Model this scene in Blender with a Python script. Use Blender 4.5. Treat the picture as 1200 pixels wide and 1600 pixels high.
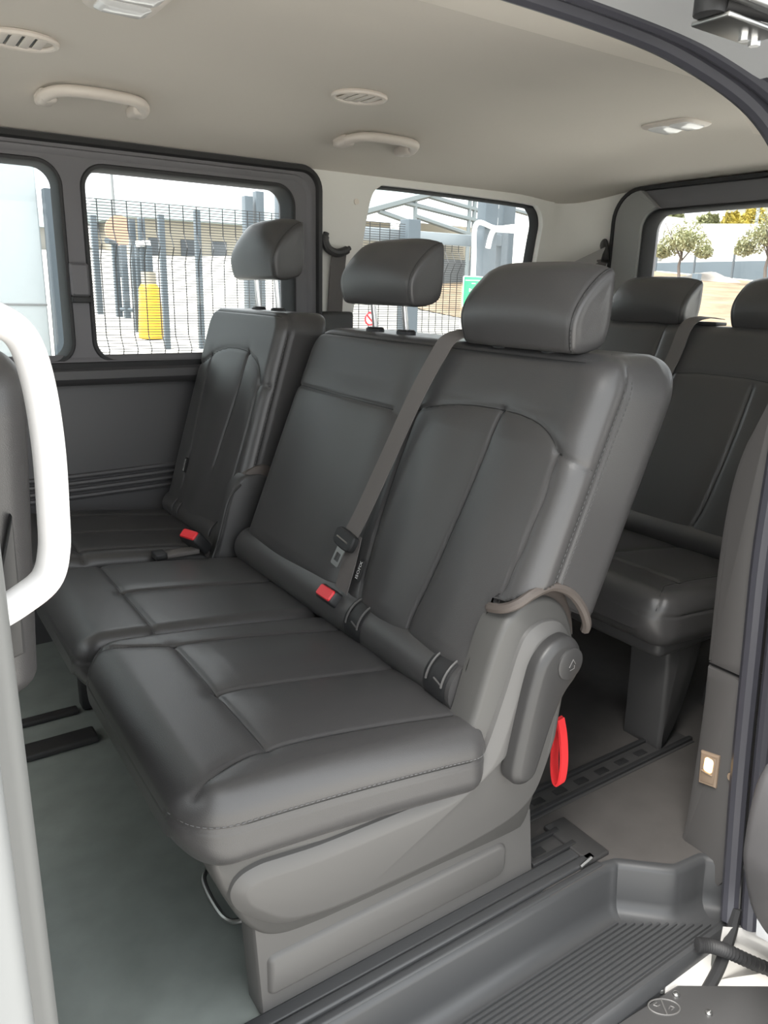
import bpy, bmesh, math, random
import numpy as np
from mathutils import Matrix, Vector

random.seed(7)
for o in list(bpy.data.objects):
    bpy.data.objects.remove(o, do_unlink=True)
SC = bpy.context.scene
COL = SC.collection

# ------------------------------------------------------------------ camera
# van axes: X rearwards, Y across the cabin, Z up; cabin floor at z = 0
cam = bpy.data.cameras.new('camera')
cam.sensor_fit = 'HORIZONTAL'
cam.sensor_width = 36.0
cam.lens = 35.84
cam.clip_start = 0.02
cam.clip_end = 500
camo = bpy.data.objects.new('camera', cam)
COL.objects.link(camo)
camo.matrix_world = Matrix(((0.82956735, 0.13599465, -0.54159345, 0),
                            (-0.55790177, 0.24308577, -0.79350798, 0),
                            (0.02374082, 0.96042426, 0.27752767, 1.08),
                            (0, 0, 0, 1)))
SC.camera = camo

# ------------------------------------------------------------------ light: bright overcast sky
w = bpy.data.worlds.new('overcast_sky')
SC.world = w
w.use_nodes = True
bg = w.node_tree.nodes['Background']
bg.inputs['Color'].default_value = (0.93, 0.97, 1.0, 1)
bg.inputs['Strength'].default_value = 0.62
sun = bpy.data.lights.new('hazy_sun', 'SUN')
sun.energy = 3.0
sun.angle = math.radians(40)
sun.color = (1.0, 0.97, 0.92)
suno = bpy.data.objects.new('hazy_sun', sun)
COL.objects.link(suno)
suno.location = (-6, -1, 9)
suno.rotation_euler = Vector((0.50, 0.06, -0.86)).to_track_quat('-Z', 'Y').to_euler()
vs = SC.view_settings
vs.view_transform = 'Standard'
vs.look = 'None'
vs.gamma = 1.0
vs.use_curve_mapping = False
vs.exposure = 2.35
SC.display_settings.display_device = 'sRGB'

# ------------------------------------------------------------------ materials
MATS = {}
def mat(name, col, rough=0.5, metal=0.0, bump=None, var=None, spec=0.5, coat=0.0, emit=None):
    m = bpy.data.materials.new(name)
    m.use_nodes = True
    nt = m.node_tree
    b = nt.nodes['Principled BSDF']
    b.inputs['Base Color'].default_value = (*col, 1)
    b.inputs['Roughness'].default_value = rough
    b.inputs['Metallic'].default_value = metal
    b.inputs['Specular IOR Level'].default_value = spec
    b.inputs['Coat Weight'].default_value = coat
    tc = nt.nodes.new('ShaderNodeTexCoord')
    if bump:
        kind, scale, strength, dist = bump
        if kind == 'vor':
            t = nt.nodes.new('ShaderNodeTexVoronoi'); t.inputs['Scale'].default_value = scale; out = t.outputs['Distance']
        else:
            t = nt.nodes.new('ShaderNodeTexNoise'); t.inputs['Scale'].default_value = scale
            t.inputs['Detail'].default_value = 3; out = t.outputs['Fac']
        nt.links.new(tc.outputs['Object'], t.inputs['Vector'])
        bp = nt.nodes.new('ShaderNodeBump')
        bp.inputs['Strength'].default_value = strength
        bp.inputs['Distance'].default_value = dist
        nt.links.new(out, bp.inputs['Height'])
        nt.links.new(bp.outputs['Normal'], b.inputs['Normal'])
    if var:
        scale, lo, hi = var
        n = nt.nodes.new('ShaderNodeTexNoise'); n.inputs['Scale'].default_value = scale
        n.inputs['Detail'].default_value = 5
        nt.links.new(tc.outputs['Object'], n.inputs['Vector'])
        r = nt.nodes.new('ShaderNodeValToRGB')
        r.color_ramp.elements[0].position = 0.3; r.color_ramp.elements[1].position = 0.7
        r.color_ramp.elements[0].color = (*[c * lo for c in col], 1)
        r.color_ramp.elements[1].color = (*[min(1, c * hi) for c in col], 1)
        nt.links.new(n.outputs['Fac'], r.inputs['Fac'])
        nt.links.new(r.outputs['Color'], b.inputs['Base Color'])
    if emit:
        b.inputs['Emission Color'].default_value = (*emit[0], 1)
        b.inputs['Emission Strength'].default_value = emit[1]
    MATS[name] = m
    return m

mat('leather', (0.056, 0.054, 0.054), 0.35, bump=('vor', 750, 0.22, 0.0006), spec=0.55)
mat('leather_trim', (0.075, 0.062, 0.055), 0.6, bump=('vor', 900, 0.1, 0.0006))
mat('seam_dark', (0.016, 0.016, 0.016), 0.6)
mat('thread', (0.055, 0.055, 0.055), 0.7)
mat('thread_pale', (0.12, 0.12, 0.12), 0.7)
mat('grey_plastic', (0.092, 0.089, 0.086), 0.48, bump=('noise', 700, 0.08, 0.0006))
mat('dark_plastic', (0.045, 0.044, 0.044), 0.45, bump=('noise', 700, 0.08, 0.0006))
mat('lever_plastic', (0.034, 0.033, 0.033), 0.42, bump=('noise', 700, 0.06, 0.0005))
mat('black_plastic', (0.018, 0.018, 0.019), 0.5)
mat('frame_plastic', (0.130, 0.126, 0.133), 0.5, bump=('noise', 600, 0.06, 0.0005))
mat('panel_plastic', (0.070, 0.068, 0.070), 0.45, bump=('noise', 600, 0.08, 0.0006))
mat('rubber', (0.02, 0.02, 0.021), 0.6)
mat('seal_rubber', (0.045, 0.045, 0.055), 0.42)
mat('headliner', (0.66, 0.615, 0.555), 0.95, bump=('noise', 1200, 0.15, 0.0006), spec=0.1)
mat('light_trim', (0.78, 0.72, 0.64), 0.6, bump=('noise', 900, 0.05, 0.0005), spec=0.3)
mat('pale_lining', (0.78, 0.765, 0.72), 0.6, bump=('noise', 900, 0.05, 0.0005), spec=0.3)
mat('handle_plastic', (0.68, 0.62, 0.56), 0.5)
mat('white_grip', (0.86, 0.84, 0.83), 0.45)
mat('pillar_grey', (0.155, 0.157, 0.153), 0.5)
mat('frame_reflection_grey', (0.30, 0.30, 0.29), 0.5)  # lighter tone of the dark frame, a reflection put into the colour
mat('pillar_light', (0.20, 0.205, 0.205), 0.5)
mat('body_paint', (0.55, 0.56, 0.57), 0.25, metal=0.3, coat=0.6)
mat('body_white', (0.78, 0.76, 0.73), 0.3, coat=0.5)
mat('pillar_dark', (0.062, 0.059, 0.058), 0.5, bump=('noise', 600, 0.08, 0.0006))
mat('panel_shaded', (0.070, 0.068, 0.065), 0.48, bump=('noise', 700, 0.08, 0.0006))  # grey plastic darkened a little, shade of the hump's inner face in the colour
mat('floor_mat', (0.062, 0.057, 0.054), 0.7, bump=('noise', 500, 0.15, 0.0008), var=(14, 0.9, 1.12))
mat('floor_vinyl', (0.235, 0.258, 0.242), 0.34, bump=('noise', 260, 0.06, 0.0008), var=(14, 0.9, 1.12))
mat('step_plastic', (0.045, 0.046, 0.048), 0.38, bump=('noise', 900, 0.08, 0.0005))
mat('chrome', (0.90, 0.90, 0.91), 0.28, metal=1.0)
mat('steel', (0.45, 0.45, 0.44), 0.35, metal=1.0)
mat('red_plastic', (0.75, 0.02, 0.03), 0.35)
mat('red_webbing', (0.72, 0.025, 0.03), 0.75, bump=('noise', 1500, 0.2, 0.0004))
mat('webbing_lit', (0.36, 0.345, 0.33), 0.7)  # paler copy of the belt webbing, painted as if lit
mat('webbing', (0.115, 0.105, 0.10), 0.7, bump=('noise', 1500, 0.2, 0.0004))
mat('tag_cloth', (0.012, 0.012, 0.012), 0.8)
mat('print_white', (0.75, 0.75, 0.75), 0.7)
mat('lens_white', (0.8, 0.8, 0.8), 0.1)
mat('lamp_glow', (1.0, 0.75, 0.4), 0.4, emit=((1.0, 0.60, 0.18), 1.2))
mat('lamp_lens', (0.22, 0.165, 0.12), 0.2)
# outdoors
mat('concrete', (0.50, 0.485, 0.455), 0.9, bump=('noise', 12, 0.2, 0.01), var=(0.8, 0.85, 1.1), spec=0.2)
mat('dry_grass', (0.19, 0.145, 0.10), 0.95, bump=('noise', 3, 0.4, 0.05), var=(1.2, 0.7, 1.25), spec=0.1)
mat('toned_ground', (0.27, 0.265, 0.245), 0.95, bump=('noise', 30, 0.3, 0.01), var=(3.0, 0.75, 1.15), spec=0.1)  # darker ground colour that tones down the overexposed yard
mat('fence_steel', (0.065, 0.083, 0.098), 0.5)
mat('wire_black', (0.02, 0.022, 0.024), 0.5)
mat('fence_grey', (0.22, 0.25, 0.27), 0.5)
mat('yellow_paint', (0.80, 0.42, 0.02), 0.45)
mat('white_wall', (0.40, 0.445, 0.46), 0.85, bump=('noise', 20, 0.1, 0.01), var=(1.5, 0.95, 1.03))
mat('roof_sheet', (0.21, 0.255, 0.255), 0.5)
mat('cream_wall', (0.30, 0.275, 0.22), 0.85, var=(0.3, 0.92, 1.06))
mat('cream_wall_b', (0.26, 0.255, 0.23), 0.85, var=(0.3, 0.92, 1.06))
mat('truss_steel', (0.16, 0.19, 0.20), 0.5)
mat('pipe_white', (0.80, 0.82, 0.82), 0.4)
mat('sign_green', (0.02, 0.42, 0.16), 0.4)
mat('sign_orange', (0.42, 0.26, 0.18), 0.6)
mat('truck_white', (0.42, 0.42, 0.40), 0.4)
mat('truck_dark', (0.06, 0.07, 0.08), 0.4)
mat('leaf', (0.34, 0.35, 0.22), 0.8, var=(2.0, 0.7, 1.3))
mat('leaf_yellow', (0.40, 0.33, 0.07), 0.8, var=(0.8, 0.7, 1.2))
mat('leaf_olive', (0.22, 0.23, 0.12), 0.85, var=(0.6, 0.8, 1.2))
mat('bark', (0.12, 0.10, 0.09), 0.9, bump=('noise', 20, 0.4, 0.02))
mat('wall_grey', (0.15, 0.16, 0.165), 0.8)
mat('bank_earth', (0.24, 0.235, 0.21), 0.9, var=(0.2, 0.85, 1.1))
mat('rubble', (0.26, 0.235, 0.21), 0.9, bump=('noise', 6, 0.4, 0.05))

def glass_mat():
    m = bpy.data.materials.new('window_glass'); m.use_nodes = True
    nt = m.node_tree; nt.nodes.clear()
    out = nt.nodes.new('ShaderNodeOutputMaterial')
    tr = nt.nodes.new('ShaderNodeBsdfTransparent'); tr.inputs['Color'].default_value = (0.98, 0.99, 0.985, 1)
    gl = nt.nodes.new('ShaderNodeBsdfGlossy'); gl.inputs['Roughness'].default_value = 0.02
    fr = nt.nodes.new('ShaderNodeFresnel'); fr.inputs['IOR'].default_value = 1.3
    mx = nt.nodes.new('ShaderNodeMixShader')
    nt.links.new(fr.outputs[0], mx.inputs[0]); nt.links.new(tr.outputs[0], mx.inputs[1]); nt.links.new(gl.outputs[0], mx.inputs[2])
    nt.links.new(mx.outputs[0], out.inputs['Surface'])
    MATS['glass'] = m
glass_mat()

# ------------------------------------------------------------------ object helpers
def thing(name, label, cat, loc=(0, 0, 0), group=None):
    o = bpy.data.objects.new(name, None)
    o.empty_display_size = 0.05
    COL.objects.link(o)
    o.location = loc
    tag(o, label, cat, group)
    return o
def tag(o, label=None, cat=None, group=None, kind=None):
    if label: o['label'] = label
    if cat: o['category'] = cat
    if group: o['group'] = group
    if kind: o['kind'] = kind
    return o
def set_parent(o, p):
    if p is not None:
        loc = Vector((0, 0, 0)); q = p
        while q is not None:
            loc += q.location; q = q.parent
        o.parent = p
        # parts carry world-space vertices; cancel the thing's own offset
        o.matrix_parent_inverse = Matrix.Translation(-loc) if p.parent is None else Matrix.Identity(4)
def mesh_obj(name, V, F, m, parent=None, smooth=35):
    me = bpy.data.meshes.new(name)
    me.from_pydata([tuple(map(float, v)) for v in V], [], [tuple(map(int, f)) for f in F])
    me.validate(); me.update()
    if smooth:
        me.polygons.foreach_set('use_smooth', [True] * len(me.polygons))
        if smooth < 180: me.set_sharp_from_angle(angle=math.radians(smooth))
    me.materials.append(MATS[m])
    o = bpy.data.objects.new(name, me)
    COL.objects.link(o)
    set_parent(o, parent)
    return o
def structure(o, label=None):
    o['kind'] = 'structure'
    if label: o['label'] = label
    return o
def fix_normals(o):
    bm = bmesh.new(); bm.from_mesh(o.data)
    bmesh.ops.recalc_face_normals(bm, faces=bm.faces)
    bm.to_mesh(o.data); bm.free()
    return o

class MB:
    """collects vertices and faces of one mesh"""
    def __init__(s): s.V = []; s.F = []
    def add(s, V, F):
        n = len(s.V); s.V += [tuple(v) for v in V]; s.F += [tuple(i + n for i in f) for f in F]; return s
    def box(s, x, y, z, r=0.0):
        if r <= 0:
            V = [(a, b, c) for c in z for b in y for a in x]
            return s.add(V, [(0, 2, 3, 1), (4, 5, 7, 6), (0, 1, 5, 4), (2, 6, 7, 3), (0, 4, 6, 2), (1, 3, 7, 5)])
        bm = bmesh.new(); bmesh.ops.create_cube(bm, size=1)
        for v in bm.verts:
            v.co = Vector((x[0] + (v.co.x + .5) * (x[1] - x[0]), y[0] + (v.co.y + .5) * (y[1] - y[0]), z[0] + (v.co.z + .5) * (z[1] - z[0])))
        bmesh.ops.bevel(bm, geom=list(bm.edges), offset=r, segments=3, affect='EDGES', profile=0.5, clamp_overlap=True)
        bm.verts.index_update()
        s.add([tuple(v.co) for v in bm.verts], [[v.index for v in f.verts] for f in bm.faces]); bm.free(); return s
    def tube(s, pts, r, n=10, r2=None, up=None, caps=True):
        V, F = tube(pts, r, n, r2, up, caps); return s.add(V, F)
    def build(s, name, m, parent=None, smooth=35): return mesh_obj(name, s.V, s.F, m, parent, smooth)

def box(name, x, y, z, m, parent=None, r=0.004): return MB().box(x, y, z, r).build(name, m, parent)

def tube(pts, r, n=10, r2=None, up=None, caps=True):
    P = np.array(pts, float); k = len(P)
    R1 = np.full(k, r) if np.isscalar(r) else np.array(r, float)
    R2 = R1 if r2 is None else (np.full(k, r2) if np.isscalar(r2) else np.array(r2, float))
    T = np.gradient(P, axis=0); T /= np.linalg.norm(T, axis=1)[:, None] + 1e-12
    a = np.array(up, float) if up is not None else (np.array([0, 0, 1.]) if abs(T[0][2]) < .9 else np.array([1., 0, 0]))
    V = []; A = a
    for i in range(k):
        A = A - T[i] * np.dot(A, T[i]); A /= np.linalg.norm(A); B = np.cross(T[i], A)
        for j in range(n):
            th = 2 * math.pi * j / n
            V.append(P[i] + A * R1[i] * math.cos(th) + B * R2[i] * math.sin(th))
        if up is not None: A = np.array(up, float)
    F = []
    for i in range(k - 1):
        for j in range(n):
            F.append((i * n + j, i * n + (j + 1) % n, (i + 1) * n + (j + 1) % n, (i + 1) * n + j))
    if caps:
        F.append(tuple(range(n))[::-1]); F.append(tuple(range((k - 1) * n, k * n)))
    return V, F

def spline(pts, n=8, closed=False):
    P = [np.array(p, float) for p in pts]; k = len(P); out = []
    rng = k if closed else k - 1
    for i in range(rng):
        p0 = P[(i - 1) % k] if closed or i > 0 else 2 * P[0] - P[1]
        p1 = P[i]; p2 = P[(i + 1) % k]
        p3 = P[(i + 2) % k] if closed or i + 2 < k else 2 * P[-1] - P[-2]
        for j in range(n):
            t = j / n
            out.append(.5 * ((2 * p1) + (-p0 + p2) * t + (2 * p0 - 5 * p1 + 4 * p2 - p3) * t * t + (-p0 + 3 * p1 - 3 * p2 + p3) * t ** 3))
    if not closed: out.append(P[-1])
    return np.array(out)

def rrect(x0, x1, z0, z1, r, n=8):
    if np.isscalar(r): r = (r,) * 4       # radii: (x1,z1) (x0,z1) (x0,z0) (x1,z0)
    out = []
    for cx, cz, a0, rr, sx, sz in ((x1, z1, 0, r[0], -1, -1), (x0, z1, 90, r[1], 1, -1), (x0, z0, 180, r[2], 1, 1), (x1, z0, 270, r[3], -1, 1)):
        for j in range(n + 1):
            a = math.radians(a0 + 90 * j / n)
            out.append((cx + sx * rr + rr * math.cos(a), cz + sz * rr + rr * math.sin(a)))
    return np.array(out)

def area2(P):
    x, y = P[:, 0], P[:, 1]; return .5 * np.sum(x * np.roll(y, -1) - y * np.roll(x, -1))
def inset(P, d):
    e = np.roll(P, -1, 0) - P; e /= np.linalg.norm(e, axis=1)[:, None] + 1e-12
    nrm = np.stack([-e[:, 1], e[:, 0]], 1)       # inward normal for CCW
    m = nrm + np.roll(nrm, 1, 0); m /= np.linalg.norm(m, axis=1)[:, None] + 1e-9
    c = np.clip(np.sum(m * nrm, 1), .5, 1)
    return P + m * (d / c)[:, None]
def prism(name, outline, profile, fmap, m, parent=None, smooth=40):
    """outline in 2-D, profile = [(inset, depth), ...], fmap(a, b, depth) -> xyz"""
    P = np.array(outline, float)
    if area2(P) < 0: P = P[::-1]
    n = len(P); V = []; F = []
    for d, h in profile:
        Q = inset(P, d) if d else P
        V += [fmap(a, b, h) for a, b in Q]
    for i in range(len(profile) - 1):
        for j in range(n):
            F.append((i * n + j, i * n + (j + 1) % n, (i + 1) * n + (j + 1) % n, (i + 1) * n + j))
    F.append(tuple(range(n))[::-1]); F.append(tuple(range((len(profile) - 1) * n, len(profile) * n)))
    return fix_normals(mesh_obj(name, V, F, m, parent, smooth))
XZ = lambda a, b, h: (a, h, b)
YZ = lambda a, b, h: (h, a, b)
XY = lambda a, b, h: (a, b, h)

def plate(name, outer, holes, fmap, h0, h1, m, parent=None, bev=0.0):
    """a flat plate with holes, extruded between depths h0 and h1"""
    bm = bmesh.new(); loops = [np.array(outer, float)] + [np.array(h, float) for h in holes]
    idx = []; ed = []
    for L in loops:
        vs_ = [bm.verts.new((p[0], p[1], 0)) for p in L]; idx.append(vs_)
        for i in range(len(vs_)): ed.append(bm.edges.new((vs_[i], vs_[(i + 1) % len(vs_)])))
    bmesh.ops.triangle_fill(bm, use_beauty=True, edges=ed, normal=(0, 0, 1))
    bm.verts.index_update()
    A = [(v.co.x, v.co.y) for v in bm.verts]; T = [[v.index for v in f.verts] for f in bm.faces]
    li = [[v.index for v in L] for L in idx]; bm.free()
    n = len(A)
    V = [fmap(a, b, h0) for a, b in A] + [fmap(a, b, h1) for a, b in A]
    F = [tuple(t) for t in T] + [tuple(i + n for i in t[::-1]) for t in T]
    for L in li:
        for i in range(len(L)):
            j = (i + 1) % len(L); F.append((L[i], L[j], L[j] + n, L[i] + n))
    return fix_normals(mesh_obj(name, V, F, m, parent, 30))

def ribbon(name, pts, side, thick, width, m, parent=None):
    """a strap: pts centre line, side = width direction, thick along the cross normal"""
    P = np.array(pts, float); S = np.array(side, float)
    if S.ndim == 1: S = np.tile(S, (len(P), 1))
    S = S / np.linalg.norm(S, axis=1)[:, None]
    T = np.gradient(P, axis=0); T /= np.linalg.norm(T, axis=1)[:, None]
    N = np.cross(T, S); N /= np.linalg.norm(N, axis=1)[:, None]
    V = []; F = []
    for i in range(len(P)):
        for a, b in ((-.5, -.5), (.5, -.5), (.5, .5), (-.5, .5)):
            V.append(P[i] + S[i] * a * width + N[i] * b * thick)
    for i in range(len(P) - 1):
        for j in range(4): F.append((i * 4 + j, i * 4 + (j + 1) % 4, i * 4 + 4 + (j + 1) % 4, i * 4 + 4 + j))
    F += [(3, 2, 1, 0), tuple(range(len(P) * 4 - 4, len(P) * 4))]
    return fix_normals(mesh_obj(name, V, F, m, parent, 40))

def stitches(name, pts, m, parent, length=0.005, gap=0.004, r=0.0007):
    P = np.array(pts, float); d = np.r_[0, np.cumsum(np.linalg.norm(np.diff(P, axis=0), axis=1))]
    mb = MB(); s = 0
    while s + length < d[-1]:
        q = [[np.interp(x, d, P[:, k]) for k in range(3)] for x in (s, s + length * .5, s + length)]
        mb.tube(q, r, 4); s += length + gap
    o = mb.build(name, m, parent); o['kind'] = 'stuff'
    return o

# ------------------------------------------------------------------ upholstery
def seg_dist(Q, poly):
    """distance from 2-D points Q to a polyline"""
    D = np.full(len(Q), 9.)
    poly = np.array(poly, float)
    for a, b in zip(poly[:-1], poly[1:]):
        ab = b - a; t = np.clip(((Q - a) @ ab) / (ab @ ab + 1e-12), 0, 1)
        D = np.minimum(D, np.linalg.norm(Q - (a + t[:, None] * ab), axis=1))
    return D
def grid_normals(P):
    du = np.roll(P, -1, 1) - np.roll(P, 1, 1)
    dv = np.gradient(P, axis=0)
    N = np.cross(du, dv); N /= np.linalg.norm(N, axis=2)[:, :, None] + 1e-12
    c = P.mean(axis=1, keepdims=True)
    if np.sum(N * (P - c)) < 0: N = -N
    return N
def grid_mesh(name, P, m, parent, smooth=180):
    J, I, _ = P.shape; V = P.reshape(-1, 3); F = []
    idx = np.arange(J * I).reshape(J, I)
    a = idx[:-1]; b = np.roll(idx, -1, 1)[:-1]; c = np.roll(idx, -1, 1)[1:]; d = idx[1:]
    F = np.stack([a, b, c, d], -1).reshape(-1, 4)
    me = bpy.data.meshes.new(name)
    nf = len(F)
    me.vertices.add(len(V)); me.vertices.foreach_set('co', V.astype(np.float32).ravel())
    capA = idx[0][::-1]; capB = idx[-1]
    loops = np.concatenate([F.ravel(), capA, capB])
    me.loops.add(len(loops)); me.loops.foreach_set('vertex_index', loops.astype(np.int32))
    me.polygons.add(nf + 2)
    me.polygons.foreach_set('loop_start', np.r_[np.arange(nf) * 4, nf * 4, nf * 4 + I].astype(np.int32))
    me.update(calc_edges=True); me.validate()
    me.polygons.foreach_set('use_smooth', [True] * len(me.polygons))
    me.materials.append(MATS[m])
    o = bpy.data.objects.new(name, me); COL.objects.link(o); set_parent(o, parent)
    return fix_normals(o)
def rr_loop(hu0, hu1, w0, w1, r, nf, nc, ns, nb):
    """rounded-rectangle loop: u in [hu0,hu1], w from w1 (front/top) to w0 (back/bottom); front first"""
    r = min(r, (hu1 - hu0) * .49, (w1 - w0) * .49)
    L = []
    for i in range(nf): t = i / nf; L.append((hu0 + r + t * (hu1 - hu0 - 2 * r), w1))
    for i in range(nc): a = math.pi / 2 * (1 - i / nc); L.append((hu1 - r + r * math.cos(a), w1 - r + r * math.sin(a)))
    for i in range(ns): t = i / ns; L.append((hu1, w1 - r - t * (w1 - w0 - 2 * r)))
    for i in range(nc // 2): a = -math.pi / 2 * i / (nc // 2); L.append((hu1 - r + r * math.cos(a), w0 + r + r * math.sin(a)))
    for i in range(nb): t = i / nb; L.append((hu1 - r - t * (hu1 - hu0 - 2 * r), w0))
    for i in range(nc // 2): a = -math.pi / 2 - math.pi / 2 * i / (nc // 2); L.append((hu0 + r + r * math.cos(a), w0 + r + r * math.sin(a)))
    for i in range(ns): t = i / ns; L.append((hu0, w0 + r + t * (w1 - w0 - 2 * r)))
    for i in range(nc): a = math.pi - math.pi / 2 * i / nc; L.append((hu0 + r + r * math.cos(a), w1 - r + r * math.sin(a)))
    return np.array(L)
def smooth_line(L):
    L = np.array(L, float)
    for _ in range(3):
        M = L.copy(); M[1:-1] = .25 * L[:-2] + .5 * L[1:-1] + .25 * L[2:]; L = M
    return L
def arc_in(x, r):
    """inset of a rounded end at distance x from the end"""
    return r - math.sqrt(max(0, r * r - (r - x) ** 2)) if x < r else 0.0

def cushion_body(name, frame, U, Ln, T, rs, end0, end1, seams, cut, mtl, parent, nf, nv, bulge=None, rise=None, cut_from=0.0, level=0.0):
    """upholstered body. frame = (origin, u, v, w) axes; U=(u0,u1); runs along v from 0 to Ln; w=0 is the show face.
    end0/end1 = (outline radius, face radius) at each end; seams = [(poly(u,v), depth, width)]; cut = [(w, depth, width)]"""
    O, au, av, aw = [np.array(a, float) for a in frame]
    e0, e1 = end0, end1
    m0 = max(e0); m1 = max(e1)
    k = max(8, int(nv * .16))
    v = np.r_[m0 * (1 - np.cos(np.linspace(0.12, math.pi / 2, k))), np.linspace(m0, Ln - m1, nv - 2 * k)[1:-1], Ln - m1 * (1 - np.cos(np.linspace(math.pi / 2, 0.12, k)))]
    rows = []; vv = []
    for x in v:
        iu = max(arc_in(x, e0[0]), arc_in(Ln - x, e1[0])); iw = max(arc_in(x, e0[1]), arc_in(Ln - x, e1[1]))
        L = rr_loop(U[0] + iu, U[1] - iu, -T + min(iw, T * .3), -iw, rs, nf, 14, 18, max(10, nf // 4))
        rows.append(L); vv.append(x)
    # caps: shrink the end loops towards their middle line
    def cap(L, s):
        c = L.mean(0); return c + (L - c) * s
    first = [cap(rows[0], s) for s in (.25, .6, .85, .95)]; last = [cap(rows[-1], s) for s in (.95, .85, .6, .25)]
    rows = first + rows + last; vv = [vv[0]] * 4 + vv + [vv[-1]] * 4
    rows = np.array(rows); vv = np.array(vv)
    u = rows[:, :, 0]; wq = rows[:, :, 1]; vg = np.repeat(vv[:, None], u.shape[1], 1)
    if rise is not None: wq = wq + rise(vg)
    if level: vg = vg - wq * level * np.clip((vg - .55 * Ln) / (.45 * Ln), 0, 1) ** 1.5
    P = O + u[..., None] * au + vg[..., None] * av + wq[..., None] * aw
    N = grid_normals(P); nw = N @ aw
    face = np.clip((nw - .15) / .35, 0, 1)
    D = np.zeros(u.shape)
    if bulge is not None: D += bulge(u, vg) * face
    Q = np.stack([u.ravel(), vg.ravel()], 1)
    for poly, dep, wd in seams:
        d = seg_dist(Q, poly).reshape(u.shape)
        D -= face * dep * (.75 * np.exp(-(d / wd) ** 2) + .45 * np.exp(-(d / (wd * 4.5)) ** 2))
    for wc, dep, wd in cut:
        d = np.abs(rows[:, :, 1] - wc)
        D -= (1 - face) * dep * np.exp(-(d / wd) ** 2)
    P = P + N * D[..., None]
    o = grid_mesh(name, P, mtl, parent)
    # sewn seam lines lying in the grooves
    ok = (face.ravel() > .25); Vf = P.reshape(-1, 3)[ok]; Nf = N.reshape(-1, 3)[ok]; Qf = Q[ok]
    for poly, dep, wd in seams:
        pl = np.array(poly, float); dd = np.r_[0, np.cumsum(np.linalg.norm(np.diff(pl, axis=0), axis=1))]
        ss = np.arange(0, dd[-1], .006); line = []
        for q in zip(np.interp(ss, dd, pl[:, 0]), np.interp(ss, dd, pl[:, 1])):
            if not (U[0] < q[0] < U[1] and 0 < q[1] < Ln): continue
            r2 = np.sum((Qf - q) ** 2, 1); ii = np.argpartition(r2, 4)[:4]
            if r2[ii].min() > .008 ** 2: continue
            wt = 1 / (r2[ii] + 1e-7); wt /= wt.sum()
            line.append(wt @ Vf[ii] + (wt @ Nf[ii]) * .0001)
        if len(line) > 3: MB().tube(smooth_line(line), .0009, 5).build('seam', 'seam_dark', o)
    for wc, dep, wd in cut[:1]:
        line = []
        for j in range(5, len(vv) - 5, 2):
            if vv[j] < cut_from: continue
            r = rows[j]; ids = np.where(r[:, 0] < r[:, 0].min() + .02)[0]; i = ids[np.argmin(np.abs(r[ids, 1] - wc))]
            line.append(P[j, i])
        MB().tube(smooth_line(line), .0010, 5).build('seam', 'seam_dark', o)
    return o, P, N, rows, vv

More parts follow.
